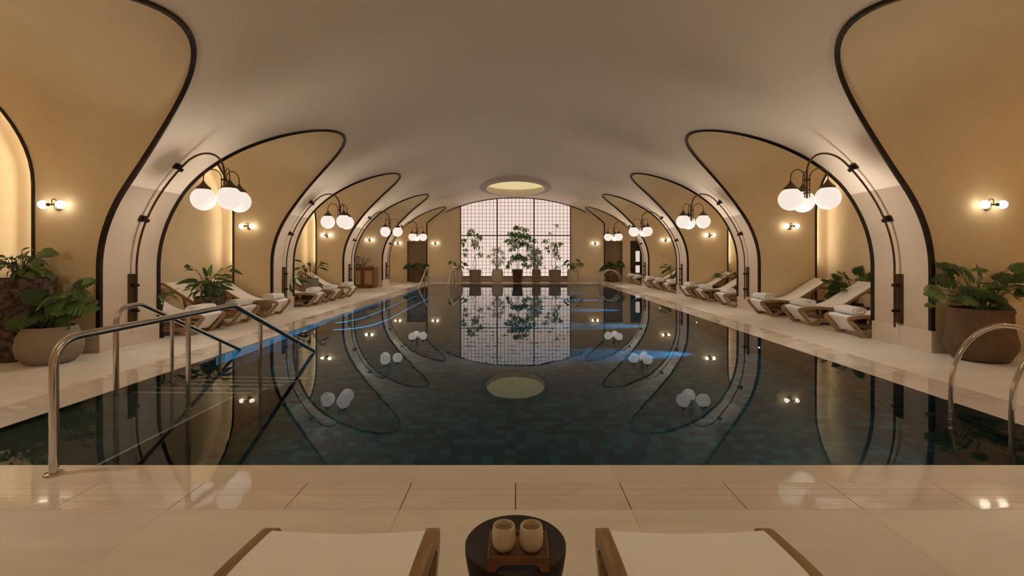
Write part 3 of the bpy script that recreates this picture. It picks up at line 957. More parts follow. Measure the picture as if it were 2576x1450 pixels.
# ------------------------------------------------------------------ sun loungers
def make_lounger():
    t = thing('sun_lounger', 'x', 'sun lounger', group='teak sun loungers')
    W2 = 0.31
    nose = fillet([(0.66, 0.315), (0.36, 0.345), (0.0, 0.312), (0.255, 0.022), (0.33, 0.022), (0.43, 0.115), (1.34, 0.115)], [0, 0.12, 0.09, 0.05, 0.05, 0.06, 0], 8)
    back = fillet([(0.60, 0.30), (0.86, 0.375), (1.53, 0.80), (1.60, 0.76), (1.50, 0.40), (1.42, 0.022)], [0, 0.25, 0.05, 0.05, 0.3, 0], 7)
    for q in (-1, 1):
        v0, v1 = sorted((q * W2, q * (W2 - 0.042)))
        obj('side_frame', G().bar2d(nose, 0.052, v0, v1), 'teak', t)
        v0, v1 = sorted((q * (W2 - 0.002), q * (W2 - 0.044)))
        obj('back_frame', G().bar2d(back, 0.042, v0, v1), 'teak', t)
        obj('upright', G().box(0.78, 0.83, v0, v1, 0.13, 0.335), 'teak', t)
    wi = W2 - 0.045
    sl = [(0.285, 0.075), (0.15, 0.235), (0.04, 0.315)]
    sl = fillet([(0.285, 0.062), (0.026, 0.345), (0.36, 0.372), (0.62, 0.335), (0.87, 0.405), (1.525, 0.818)], [0, 0.085, 0.15, 0.12, 0.25, 0], 7)
    g = G()
    NV = 8; rows = []; rows2 = []
    for i, p in enumerate(sl):
        a = Vector(sl[max(i - 1, 0)]); b_ = Vector(sl[min(i + 1, len(sl) - 1)]); tt = (b_ - a).normalized(); nn = Vector((-tt.y, tt.x))
        rr = []; r2 = []
        for k in range(NV + 1):
            vv = -wi - 0.004 + (2 * wi + 0.008) * k / NV
            sag = 0.012 * (1 - (vv / wi) ** 2) if i > 8 else 0.012 * (1 - (vv / wi) ** 2) * 0.8
            q = Vector(p) - nn * sag
            rr.append((q.x, vv, q.y)); q2 = q - nn * 0.006; r2.append((q2.x, vv, q2.y))
        rows.append(rr); rows2.append(r2)
    g.grid(rows); g.grid([r[::-1] for r in rows2])
    for side_k in (0, NV):
        g.grid([[rows[i][side_k], rows2[i][side_k]] for i in range(len(sl))])
    obj('sling', g, 'fabric', t, True, 60)
    for k in range(6):
        x = 0.50 + 0.14 * k
        obj('shelf_slat', G().box(x - 0.062, x + 0.062, -W2 + 0.045, W2 - 0.045, 0.115, 0.135), 'teak', t)
    for x, z in ((0.30, 0.022), (1.43, 0.10), (1.555, 0.60)):
        obj('crossbar', G().box(x - 0.02, x + 0.02, -W2 + 0.04, W2 - 0.04, z - 0.018, z + 0.018) if z > 0.05 else G().tube([(x, -W2 + 0.02, 0.03), (x, W2 - 0.02, 0.03)], 0.009, 8), 'teak' if z > 0.05 else 'steel', t)
    for q in (-1, 1):
        g = G().tube([(0.10, q * (W2 - 0.001), 0.295), (0.10, q * (W2 + 0.004), 0.295)], 0.007, 8)
        obj('bolt', g, 'steel', t)
    return t
lounger0 = make_lounger()
lounger_used = [False]
def lounger(x, y, rz, label):
    if not lounger_used[0]:
        o = lounger0; lounger_used[0] = True
    else:
        o = copy_tree(lounger0)
    o.location = (x, y, 0); o.rotation_euler = (0, 0, rz); o['label'] = label
    return o
# towels: rolled terry with the loose edge showing, long axis across the lounger
def towel_mesh(seed):
    rnd = random.Random(seed)
    g = G(); L = 0.50; N = 14; K = 28
    rows = []
    for i in range(N + 1):
        t = i / N; y = -L / 2 + L * t
        e = min(t, 1 - t) * N
        sc = 1.0 if e >= 1.2 else (0.90 + 0.10 * (e / 1.2))
        row = []
        for k in range(K):
            a = 2 * PI * k / K
            ca, sa = math.cos(a), math.sin(a)
            ex = 0.62
            x = 0.128 * math.copysign(abs(ca) ** ex, ca) * sc
            z = 0.062 + 0.062 * math.copysign(abs(sa) ** ex, sa) * sc
            if z > 0.03: z += 0.006 * math.sin(5 * y + seed) + rnd.uniform(-0.0015, 0.0015)
            d = abs((x + 0.25 * y + 0.02))            # diagonal fold line on top
            if sa > 0.3 and d < 0.012: z -= 0.007 * (1 - d / 0.012)
            row.append((x, y, z))
        rows.append(row)
    b0 = len(g.v)
    g.grid(rows, True)
    for end, i in ((-1, 0), (1, N)):
        row = rows[i]; cz = 0.062; y0 = row[0][1]
        prev = row
        ring2 = [(p[0] * 0.72, y0 - end * 0.016, cz + (p[2] - cz) * 0.72) for p in row]
        ring3 = [(p[0] * 0.55, y0 + end * 0.004, cz + (p[2] - cz) * 0.55) for p in row]
        ring4 = [(p[0] * 0.25, y0 - end * 0.012, cz + (p[2] - cz) * 0.25) for p in row]
        ring5 = [(p[0] * 0.02, y0, cz + (p[2] - cz) * 0.02) for p in row]
        g.grid([row, ring2, ring3, ring4, ring5], True)
    return finish(g.mesh('rolled_towel'), 'towel', True, 70)
towel_me = [towel_mesh(k) for k in range(3)]
def towel(x, y, rz, label, k):
    o = obj('rolled_towel', towel_me[k % 3], None, loc=(x, y, 0.361), rot=(0, 0, rz))
    return tag(o, label, 'towel', 'rolled towels on the loungers')
P3 = ['nearest', 'middle', 'farthest']
BAYN = {1: 'first', 2: 'second', 3: 'third', 4: 'last'}
def set_lounger(s, D, label_l, label_t, k):
    rz = 0 if s > 0 else PI
    X = 5.31 if s > 0 else -5.10
    lounger(X, D, rz, label_l)
    towel(X + s * (0.235 + 0.02 * (k % 2)), D + 0.015 * ((k % 3) - 1), rz + 0.05 * ((k % 3) - 1), label_t, k)
cnt = 0
RD = {1: (8.03, 9.38, 10.80), 2: (12.69, 14.14, 15.42), 3: (17.25, 18.70, 19.98), 4: (21.92, 23.20)}
LD = {1: (8.22, 9.36, 10.70), 2: (12.76, 13.98, 15.34)}
for s, tab in ((1, RD), (-1, LD)):
    side = 'right' if s > 0 else 'left'
    for bay, ds in tab.items():
        for i, D in enumerate(ds):
            nm = P3[i] if len(ds) == 3 else ('nearer', 'farther')[i]
            set_lounger(s, D, '%s cream sling teak lounger in the %s lounger bay on the %s' % (nm, BAYN[bay], side),
                        'white rolled towel on the %s lounger of the %s %s bay' % (nm, BAYN[bay], side), cnt)
            cnt += 1
lounger(-0.585, 1.775, -PI / 2, 'cream sling teak lounger in the foreground left of the cups')
lounger(0.600, 1.775, -PI / 2, 'cream sling teak lounger in the foreground right of the cups')

# ------------------------------------------------------------------ stools
def stool(x, y, label, h=0.40, r=0.16, mat='black'):
    t = thing('side_stool', label, 'stool', (x, y, 0), group='dark side stools')
    k = r / 0.16
    obj('top', G().lathe([(0.0005, h - 0.004), (r - 0.02, h - 0.004), (r - 0.006, h), (r, h - 0.006), (r * 0.995, h - 0.03), (r * 0.95, h - 0.075), (r * 0.88, h - 0.12), (0.02, h - 0.12)], 40), mat, t, True, 35)
    obj('body', G().lathe([(0.139 * k, h - 0.12), (0.118 * k, h * 0.52), (0.108 * k, h * 0.36), (0.112 * k, h * 0.2), (0.128 * k, 0.03), (0.132 * k, 0.0), (0.0005, 0.0)], 32), 'darkbronze' if mat != 'black' or r < 0.155 else 'black', t, True, 50)
    return t
stool(0.0, 1.545, 'round black stool holding two ribbed cups in the foreground', 0.40, 0.1605)
stool(6.40, 10.09, 'dark stool between the two farther loungers of the first right bay', 0.40, 0.15)
stool(6.20, 8.705, 'dark stool between the two nearer loungers of the first right bay', 0.40, 0.15)
stool(6.15, 14.78, 'dark stool among the loungers of the second right bay', 0.40, 0.15)
stool(6.15, 18.0, 'dark stool among the loungers of the third right bay', 0.40, 0.15)
stool(-5.76, 7.765, 'small dark stool beside the nearest left pier holding a plant', 0.40, 0.115)
# tray and cups
t = thing('serving_tray', 'small walnut footed tray on the black stool', 'tray', (0.008, 1.462, 0.40))
tw, td = 0.0905, 0.070
def tray_rail(x0, x1, y0, y1): return G().box(x0, x1, y0, y1, 0.020, 0.040)
obj('base', G().box(-tw + 0.002, tw - 0.002, -td + 0.002, td - 0.002, 0.022, 0.030), 'walnut', t)
obj('rail', tray_rail(-tw, tw, -td, -td + 0.008), 'walnut', t)
obj('rail', tray_rail(-tw, tw, td - 0.008, td), 'walnut', t)
obj('rail', tray_rail(-tw, -tw + 0.008, -td + 0.008, td - 0.008), 'walnut', t)
obj('rail', tray_rail(tw - 0.008, tw, -td + 0.008, td - 0.008), 'walnut', t)
for q in (-1, 1):
    fo = [(q * tw, 0.0), (q * (tw - 0.024), 0.0), (q * (tw - 0.032), 0.012), (q * (tw - 0.045), 0.0205), (q * tw, 0.0205)]
    g = G(); n = len(fo); b0 = g.pts([(x, -td, z) for x, z in fo] + [(x, td, z) for x, z in fo])
    g.f.append(tuple(range(n))); g.f.append(tuple(range(2 * n - 1, n - 1, -1)))
    for k in range(n): g.f.append((k, (k + 1) % n, n + (k + 1) % n, n + k))
    obj('foot', g, 'walnut', t)
def cup(x, y, z, label):
    t = thing('ribbed_cup', label, 'cup', (x, y, z), group='ribbed cups on the tray')
    prof = [(0.0005, 0.0), (0.018, 0.0), (0.024, 0.003), (0.0305, 0.014), (0.0345, 0.030), (0.0352, 0.045), (0.0335, 0.062), (0.0318, 0.072)]
    g = G(); n = 96; rows = []
    for r, zz in prof:
        amp = 0.0009 if 0.006 < zz < 0.069 else 0
        rows.append([((r + amp * math.cos(32 * 2 * PI * k / n)) * math.cos(2 * PI * k / n), (r + amp * math.cos(32 * 2 * PI * k / n)) * math.sin(2 * PI * k / n), zz) for k in range(n)])
    for r, zz in ((0.0312, 0.0735), (0.0292, 0.0735), (0.0285, 0.072), (0.0300, 0.058), (0.030, 0.050), (0.0005, 0.046)):
        rows.append([(r * math.cos(2 * PI * k / n), r * math.sin(2 * PI * k / n), zz) for k in range(n)])
    g.grid(rows, True)
    obj('body', g, 'ceramic', t, True, 50)
    obj('tea', G().poly([(0.0296 * math.cos(2 * PI * k / 32), 0.0296 * math.sin(2 * PI * k / 32), 0.055) for k in range(32)]), 'tea', t)
cup(-0.035, 1.450, 0.4305, 'left of the two cream ribbed cups on the tray')
cup(0.047, 1.450, 0.4305, 'right of the two cream ribbed cups on the tray')

# ------------------------------------------------------------------ handrails and ladders
def handrail(x, pts, posts, label, flange=None):
    t = thing('handrail', label, 'handrail', (x, pts[0][0], 0), group='steel handrails of the pool steps')
    y0 = pts[0][0]
    path = fillet([(0, y - y0, z) for y, z in pts], [0] + [0.17, 0.05, 0.05][:len(pts) - 2] + [0], 8)
    obj('rail', G().tube(path, 0.0245, 14), 'steel', t, True, 60)
    for y, zt, zb_ in posts:
        obj('post', G().tube([(0, y - y0, zb_), (0, y - y0, zt)], 0.019, 12), 'steel', t, True, 60)
        obj('collar', G().tube([(0, y - y0, -0.03), (0, y - y0, 0.02)], 0.023, 12), 'steel', t, True, 60)
    if flange is not None:
        obj('flange', G().lathe([(0.024, 0.014), (0.048, 0.010), (0.052, 0.001), (0.024, 0.001)], 20, 0, flange - y0), 'steel', t, True, 40)
def mirror_y(y): return PY0 + PY1 - y
for mir in (0, 1):
    f = (lambda y: mirror_y(y)) if mir else (lambda y: y)
    wh = 'far' if mir else 'near'
    zr = lambda y: 0.815 - (y - 4.75) * 0.434
    handrail(-2.77, [(f(2.9), 0.0), (f(2.9), 0.805), (f(4.75), 0.83), (f(6.66), 0.0), (f(6.52), -0.09)],
             [(f(4.09), 0.81, -0.13), (f(5.25), zr(5.25) - 0.005, -0.5), (f(6.13), zr(6.13) - 0.005, -1.0)],
             'steel handrail on the pool side of the %s left steps' % wh, f(2.9))
    handrail(-3.86, [(f(4.67), -0.13), (f(4.67), 0.80), (f(4.97), 0.82), (f(6.78), 0.0), (f(6.66), -0.09)],
             [(f(5.43), 0.60, -0.5), (f(6.31), 0.20, -1.0)],
             'steel handrail along the wall side of the %s left steps' % wh, None)
def ladder(y0, label):
    t = thing('pool_ladder', label, 'ladder', (3.83, y0, 0), group='steel pool ladders')
    for dy in (0, 0.52):
        P = [(0.0, dy, -0.75), (0.0, dy, -0.02)]
        for k in range(0, 17):
            a = PI - PI * k / 16
            P.append((0.47 + 0.47 * math.cos(a), dy, 0.10 + 0.60 * math.sin(a) ** 0.85))
        P.append((0.94, dy, 0.0))
        obj('hoop', G().tube(P, 0.021, 12), 'steel', t, True, 60)
        obj('flange', G().lathe([(0.02, 0.014), (0.044, 0.010), (0.048, 0.001), (0.02, 0.001)], 18, 0.94, dy), 'steel', t, True, 40)
    for z in (-0.2, -0.45, -0.7):
        obj('tread', G().box(-0.03, 0.05, 0.0, 0.52, z - 0.012, z + 0.012), 'steel', t)
ladder(3.73, 'chrome hooped pool ladder at the near right edge')
ladder(21.7, 'chrome hooped pool ladder at the far right edge')

# ------------------------------------------------------------------ cabinet bar in the left bay
cb = thing('cabinet', 'low wooden cabinet with two cane doors in the left bay', 'cabinet', (-6.26, 20.06, 0))
hw, dp, ht = 0.47, 0.29, 0.80
obj('carcass', G().box(-hw, hw, -dp + 0.03, dp, 0.07, ht), 'cab_wood', cb)
obj('plinth_base', G().box(-hw + 0.03, hw - 0.03, -dp + 0.05, dp - 0.02, 0, 0.07), 'cab_wood', cb)
obj('worktop', G().box(-hw - 0.04, hw + 0.04, -dp - 0.03, dp + 0.01, ht, ht + 0.032), 'cab_wood', cb)
for q in (-1, 1):
    x0, x1 = sorted((q * 0.015, q * (hw - 0.005)))
    d = obj('door', G().box(x0, x0 + 0.07, -dp, -dp + 0.03, 0.09, ht - 0.02).box(x1 - 0.07, x1, -dp, -dp + 0.03, 0.09, ht - 0.02)
            .box(x0 + 0.07, x1 - 0.07, -dp, -dp + 0.03, 0.09, 0.16).box(x0 + 0.07, x1 - 0.07, -dp, -dp + 0.03, ht - 0.09, ht - 0.02), 'cab_wood', cb)
    obj('cane_panel', G().box(x0 + 0.07, x1 - 0.07, -dp + 0.010, -dp + 0.022, 0.16, ht - 0.09), 'cane', d)
    xk = q * 0.05
    obj('knob', G().sphere((xk, -dp - 0.015, 0.45), 0.014, 10, 6), 'darkbronze', d, True)
ZTOP = ht + 0.032
t = thing('drink_dispenser', 'glass drink dispenser on a dark stand on the cabinet', 'dispenser', (-6.53, 20.02, ZTOP))
g = G()
for x, y in ((-0.09, -0.09), (0.09, -0.09), (0.09, 0.09), (-0.09, 0.09)): g.box(x - 0.012, x + 0.012, y - 0.012, y + 0.012, 0, 0.12)
g.box(-0.105, 0.105, -0.105, 0.105, 0.12, 0.135)
obj('stand', g, 'darkbronze', t)
obj('jar', G().lathe([(0.0005, 0.136), (0.085, 0.136), (0.09, 0.16), (0.09, 0.40), (0.07, 0.43), (0.065, 0.44)], 24), 'glass', t, True, 40)
obj('water', G().lathe([(0.0005, 0.142), (0.080, 0.142), (0.084, 0.16), (0.084, 0.36), (0.0005, 0.36)], 20), 'ceramic', t, True, 40)
obj('lid', G().lathe([(0.07, 0.437), (0.07, 0.455), (0.02, 0.465), (0.018, 0.49), (0.0005, 0.492)], 20), 'darkbronze', t, True, 40)
obj('tap', G().tube([(0, -0.088, 0.17), (0, -0.125, 0.17), (0, -0.13, 0.145)], 0.009, 8), 'darkbronze', t)
for k, (dx, dy) in enumerate(((0.0, -0.06), (0.09, -0.05), (0.05, 0.06), (0.16, 0.02), (0.22, -0.06))):
    tt = obj('amber_cup', G().lathe([(0.0005, 0), (0.024, 0), (0.033, 0.07), (0.030, 0.07), (0.022, 0.006), (0.0005, 0.005)], 16), 'copper', None, True, 40, loc=(-6.11 + dx, 20.0 + dy, ZTOP + 0.012))
    tag(tt, ['leftmost amber cup on the cabinet tray', 'third amber cup from the left on the cabinet tray', 'second amber cup from the left on the cabinet tray', 'fourth amber cup from the left on the cabinet tray', 'rightmost amber cup on the cabinet tray'][k], 'cup', 'amber cups on the cabinet')
tag(obj('cup_tray', G().box(-0.16, 0.16, -0.12, 0.12, 0, 0.012), 'walnut', None, loc=(-6.0, 20.0, ZTOP)), 'dark wooden tray of amber cups on the cabinet', 'tray')

# ------------------------------------------------------------------ plants
def leaf_grid(w, droop, fold, n=7, tip=1.0, base=0.12):
    g = G(); rows = []
    for i in range(n + 1):
        t = i / n
        ww = w * (math.sin(PI * min(1, (base + (1 - base) * t)) ** 0.85) ** 0.9 if t < 1 else 0.0)
        z = -droop * t * t
        x = t * (1 - 0.25 * droop * t)
        rows.append([(x, -ww, z + fold * ww), (x, -ww * 0.5, z + fold * ww * 0.3), (x, 0, z - 0.004), (x, ww * 0.5, z + fold * ww * 0.3), (x, ww, z + fold * ww)])
    return g.grid(rows)
def monstera_mesh(name, mat, droop=0.25):
    mid = [0.05, 0.16, 0.32, 0.48, 0.64, 0.80, 1.0]
    lobes = [[(0.0, 0.06), (-0.10, 0.16), (-0.10, 0.30), (-0.02, 0.42), (0.08, 0.48), (0.19, 0.46), (0.22, 0.20)],
             [(0.24, 0.20), (0.26, 0.50), (0.36, 0.49), (0.38, 0.18)],
             [(0.40, 0.18), (0.42, 0.48), (0.53, 0.44), (0.53, 0.16)],
             [(0.55, 0.16), (0.58, 0.42), (0.69, 0.36), (0.68, 0.13)],
             [(0.70, 0.13), (0.73, 0.33), (0.83, 0.24), (0.82, 0.09)],
             [(0.84, 0.09), (0.90, 0.15)]]
    g = G()
    def bend(p):
        x, y = p
        return (x - 0.05 * droop, y, -droop * x * x * 0.8 - 0.55 * droop * y * y * 2 + 0.05 * abs(y))
    for s in (-1, 1):
        for i, lb in enumerate(lobes):
            ps = [(mid[i], 0)] + lb + [(mid[i + 1], 0)]
            ps = [bend((x, s * y)) for x, y in ps]
            if s < 0: ps = ps[::-1]
            b = g.pts(ps)
            for k in range(1, len(ps) - 1):
                if s > 0: g.f.append((b, b + k + 1, b + k))
                else: g.f.append((b + len(ps) - 1, b + k, b + k - 1))
    return finish(g.mesh(name), mat)
def me_leaf(name, mat, **k): return finish(leaf_grid(**k).mesh(name), mat, True)
LEAF = {
    'monstera': [monstera_mesh('leaf', 'leaf', 0.22), monstera_mesh('leaf', 'leaf', 0.5), monstera_mesh('leaf', 'leaf_mid', 0.35)],
    'lily': [me_leaf('leaf', 'leaf', w=0.17, droop=0.30, fold=0.35), me_leaf('leaf', 'leaf', w=0.15, droop=0.6, fold=0.3), me_leaf('leaf', 'leaf_mid', w=0.16, droop=0.15, fold=0.4)],
    'strap': [me_leaf('leaf', 'leaf_mid', w=0.09, droop=0.45, fold=0.5), me_leaf('leaf', 'leaf_mid', w=0.08, droop=0.8, fold=0.5), me_leaf('leaf', 'leaf_pale', w=0.085, droop=0.25, fold=0.5)],
    'calathea': [me_leaf('leaf', 'leaf_stripe', w=0.27, droop=0.25, fold=0.25), me_leaf('leaf', 'leaf_stripe', w=0.25, droop=0.55, fold=0.2), me_leaf('leaf', 'leaf_mid', w=0.26, droop=0.35, fold=0.3)],
}
def leaf_at(parent, kind, k, p, d, up, size, roll=0.0):
    x = Vector(d).normalized()
    u = Vector(up); z = (u - x * u.dot(x))
    z = z.normalized() if z.length > 1e-4 else Vector((0, 0, 1))
    y = z.cross(x)
    m3 = Matrix((x, y, z)).transposed() @ Matrix.Rotation(roll, 3, 'X')
    o = obj('leaf', LEAF[kind][k % len(LEAF[kind])], None, parent)
    o.matrix_local = Matrix.Translation(p) @ m3.to_4x4() @ Matrix.Scale(size, 4)
    return o
def pot(parent, prof, mat, soil_r, soil_z, n=36, square=False):
    obj('pot', G().lathe(prof, n), mat, parent, True, 40)
    obj('soil', G().lathe([(0.0005, soil_z + 0.01), (soil_r * 0.6, soil_z + 0.008), (soil_r, soil_z)], n), 'soil', parent, True)
def sprout(parent, kind, n, z0, spread, hmin, hmax, size, seed, stem_r=0.006, pitch=(-0.5, 0.5), base_r=0.06, face=0.0, dirs=None, bow=0.6):
    """leaves on arching stems; every leaf its own object"""
    rnd = random.Random(seed); gs = G()
    for k in range(n):
        az = dirs[k % len(dirs)] if dirs else k * 2.39996 + rnd.uniform(-0.3, 0.3)
        f = (k + 0.7) / n
        r = spread * (0.30 + 0.70 * math.sqrt(rnd.uniform(0.05, 1)))
        h = hmin + (hmax - hmin) * (1 - (r / (spread * 1.02)) ** 2 * 0.75) * rnd.uniform(0.75, 1.05)
        ax, ay = math.cos(az), math.sin(az)
        p0 = Vector((ax * base_r * rnd.random(), ay * base_r * rnd.random(), z0))
        p2 = Vector((ax * r, ay * r, z0 + h))
        p1 = Vector((ax * r * (1 - bow) , ay * r * (1 - bow), z0 + h * 0.95))
        pts = bez(p0, p1, p2, 7)
        gs.tube(pts, [stem_r * (1 - 0.5 * q / 7) for q in range(8)], 6, False)
        pt = rnd.uniform(*pitch)
        d = Vector((ax * math.cos(pt), ay * math.cos(pt), math.sin(pt)))
        up = Vector((-ax * 0.3, -ay * 0.3 - face, 1.0))
        leaf_at(parent, kind, k, p2, d, up, size * rnd.uniform(0.75, 1.15), rnd.uniform(-0.5, 0.5))
    obj('stems', gs, 'stem', parent, True)
def sprout_px(parent, kind, rect, zs, leaves, z0, seed, jit=0.22, stem_r=0.006, fill=0.7):
    """leaves at measured places around the pot: (x, y, length) read off a view of the plant, each given its own depth"""
    rnd = random.Random(seed); gs = G(); L = parent.location
    more = [(x + rnd.uniform(-60, 60), y + rnd.uniform(-45, 60), l * 0.85) for x, y, l in leaves if rnd.random() < fill]
    for k, (zx, zy, ln) in enumerate(list(leaves) + more):
        dd = rnd.uniform(-jit, jit)
        D = L.y + dd
        X = (rect[0] + zx / zs - 1297) * D / 1216; Z = CAM_H - (rect[1] + zy / zs - 645) * D / 1216
        size = ln / zs * D / 1216 * 1.1
        c = Vector((X - L.x, dd, Z - L.z))
        out = Vector((c.x, c.y, (c.z - z0 - 0.12) * 0.7 - 0.10))
        out = (out.normalized() + Vector((rnd.uniform(-0.35, 0.35), rnd.uniform(-0.5, 0.2), rnd.uniform(-0.3, 0.15)))).normalized()
        base = c - out * size * 0.5
        p0 = Vector((c.x * 0.1 + rnd.uniform(-0.05, 0.05), c.y * 0.15, z0))
        gs.tube(bez(p0, Vector((p0.x * 0.5 + base.x * 0.5, p0.y * 0.5 + base.y * 0.5, max(base.z, z0 + 0.05) + 0.03)), base, 7), [stem_r * (1 - 0.5 * q / 7) for q in range(8)], 6, False)
        leaf_at(parent, kind, k, base, out, Vector((rnd.uniform(-0.4, 0.4), -0.75, 0.75)), size, rnd.uniform(-0.45, 0.45))
    obj('stems', gs, 'stem', parent, True)
def potted(label, loc, name='potted_plant', cat='potted plant', group=None):
    return thing(name, label, cat, loc, group=group)

# near left: tall rough planter with striped calathea
t = potted('striped calathea in the tall rough brown planter at the left edge', (-6.33, 6.17, 0))
pot(t, [(0.0005, 0), (0.25, 0), (0.27, 0.02), (0.32, 0.60), (0.355, 1.03), (0.325, 1.03), (0.31, 0.96)], 'rock', 0.315, 0.98, 48)
sprout_px(t, 'calathea', (0, 600), 4.53, [(230, 190, 140), (150, 260, 130), (70, 220, 110), (110, 310, 120), (310, 360, 140), (400, 310, 180), (360, 210, 140), (470, 250, 130), (545, 150, 210),
    (20, 330, 130), (60, 430, 120), (140, 440, 120), (190, 350, 130), (560, 410, 130), (480, 370, 110), (250, 400, 130), (350, 430, 130), (330, 140, 110), (-40, 200, 130), (-60, 320, 130), (440, 420, 110), (20, 240, 120), (-110, 260, 140)], 0.98, 3, 0.2)
# near left: monstera in a pale grey bellied pot
t = potted('monstera in the round grey clay pot beside the tall planter', (-5.74, 5.96, 0), 'potted_monstera')
pot(t, [(0.0005, 0), (0.20, 0), (0.24, 0.02), (0.305, 0.10), (0.325, 0.20), (0.31, 0.32), (0.268, 0.41), (0.262, 0.45), (0.24, 0.45), (0.235, 0.40)], 'greypot', 0.24, 0.41, 40)
sprout_px(t, 'monstera', (0, 600), 4.53, [(330, 650, 200), (520, 660, 190), (720, 620, 220), (640, 730, 210), (850, 650, 140), (930, 620, 130), (930, 540, 180), (1010, 480, 110), (960, 760, 250), (860, 800, 210),
    (130, 720, 200), (80, 860, 190), (190, 960, 210), (300, 1020, 190), (560, 900, 190), (720, 970, 170), (400, 800, 170), (650, 830, 150), (1050, 740, 130), (880, 480, 120), (250, 860, 170), (480, 960, 150), (780, 700, 190), (450, 730, 180), (580, 780, 180), (340, 920, 180)], 0.41, 12, 0.30)
# near right: monstera in the big brown pot
t = potted('monstera in the large brown speckled pot beside the nearest right pier', (5.88, 6.12, 0), 'potted_monstera')
pot(t, [(0.0005, 0), (0.22, 0), (0.28, 0.02), (0.345, 0.14), (0.362, 0.22), (0.345, 0.30), (0.318, 0.44), (0.312, 0.60), (0.32, 0.655), (0.295, 0.655), (0.29, 0.60)], 'brownpot', 0.29, 0.60, 44)
sprout_px(t, 'monstera', (2320, 640), 5.18, [(310, 150, 210), (470, 160, 150), (620, 230, 210), (760, 200, 190), (300, 320, 220), (150, 480, 220), (140, 600, 110), (580, 420, 190), (800, 440, 190), (470, 560, 200), (730, 520, 230),
    (950, 380, 190), (1080, 290, 190), (1200, 290, 190), (1290, 150, 160), (1050, 440, 220), (1150, 400, 160), (1220, 520, 220), (920, 560, 210), (780, 640, 170), (1120, 700, 210), (1000, 600, 170), (1310, 480, 160), (640, 600, 190), (1380, 300, 200), (1400, 420, 200), (860, 500, 170)], 0.60, 21, 0.30)
# first left bay: peace lily in the rough stone pot
t = potted('dark peace lily in the rough stone pot between two left loungers', (-5.56, 8.79, 0), 'potted_peace_lily')
pot(t, [(0.0005, 0), (0.13, 0), (0.15, 0.02), (0.20, 0.25), (0.245, 0.50), (0.24, 0.585), (0.21, 0.585), (0.20, 0.54)], 'rock', 0.20, 0.55, 28)
sprout_px(t, 'lily', (380, 620), 6.04, [(520, 300, 170), (550, 510, 260), (900, 360, 190), (850, 470, 170), (960, 420, 170), (780, 600, 220), (850, 650, 210), (640, 620, 160), (1090, 500, 200), (1100, 660, 210), (1250, 350, 220), (1050, 360, 170),
    (930, 560, 200), (760, 700, 170), (1000, 700, 170), (560, 610, 160), (1150, 420, 150), (860, 520, 160), (1020, 560, 180), (640, 730, 160), (900, 720, 180), (700, 560, 170), (960, 640, 180), (1180, 580, 160), (820, 380, 150)], 0.55, 5, 0.22)
t = potted('strappy green plant in a small dark pot on the stool', (-5.76, 7.765, 0.40))
pot(t, [(0.0005, 0), (0.06, 0), (0.07, 0.01), (0.085, 0.13), (0.075, 0.13), (0.07, 0.11)], 'black', 0.072, 0.115, 20)
sprout(t, 'strap', 22, 0.115, 0.20, 0.05, 0.30, 0.20, 9, 0.005, (-0.4, 0.8), 0.05, 0.3, bow=0.3)
# second left bay: square planter
t = potted('pale leafy plant in the square brown planter of the second left bay', (-5.66, 13.32, 0))
g = G().box(-0.17, 0.17, -0.17, 0.17, 0, 0.70)
obj('pot', g, 'taupepot', t)
obj('soil', G().box(-0.15, 0.15, -0.15, 0.15, 0.70, 0.705), 'soil', t)
sprout(t, 'lily', 16, 0.70, 0.34, 0.06, 0.62, 0.26, 14, 0.005, (-0.4, 0.9), 0.10, 0.3, bow=0.4)
t = potted('strappy plant in a dark pot beside the second left pier', (-5.86, 12.40, 0))
pot(t, [(0.0005, 0), (0.08, 0), (0.09, 0.01), (0.10, 0.50), (0.09, 0.50), (0.085, 0.47)], 'black', 0.085, 0.475, 20)
sprout(t, 'lily', 14, 0.475, 0.32, 0.05, 0.42, 0.32, 33, 0.005, (-0.9, 0.5), 0.04, 0.3, bow=0.4)
# right bays
t = potted('monstera in a dark pot behind the loungers of the first right bay', (6.80, 9.72, 0), 'potted_monstera')
pot(t, [(0.0005, 0), (0.13, 0), (0.15, 0.02), (0.17, 0.36), (0.15, 0.36), (0.14, 0.32)], 'black', 0.145, 0.33, 24)
sprout_px(t, 'monstera', (1860, 660), 6.78, [(1720, 180, 120), (1830, 230, 100), (1890, 280, 100), (1630, 240, 120), (1480, 290, 140), (1700, 260, 110), (2050, 140, 170), (2090, 290, 150), (2240, 250, 200), (1620, 410, 150), (1720, 380, 150), (1800, 460, 150), (1590, 540, 160),
    (1700, 560, 160), (2010, 340, 80), (1640, 330, 120), (1780, 340, 120), (1900, 400, 130), (1560, 450, 130)], 0.33, 44, 0.2, 0.005)
t = potted('broad leaved plant behind the loungers of the second right bay', (6.62, 14.80, 0))
pot(t, [(0.0005, 0), (0.12, 0), (0.14, 0.02), (0.16, 0.40), (0.14, 0.40), (0.135, 0.36)], 'black', 0.14, 0.37, 20)
sprout(t, 'lily', 20, 0.37, 0.38, 0.1, 0.62, 0.28, 51, 0.005, (-0.2, 1.0), 0.05, 0.3, bow=0.4)
t = potted('arching palm-like plant behind the loungers of the third right bay', (6.30, 19.34, 0))
pot(t, [(0.0005, 0), (0.12, 0), (0.14, 0.02), (0.16, 0.40), (0.14, 0.40), (0.135, 0.36)], 'black', 0.14, 0.37, 20)
sprout(t, 'lily', 18, 0.37, 0.42, 0.2, 0.72, 0.34, 57, 0.005, (-0.7, 0.5), 0.05, 0.3, bow=0.4)
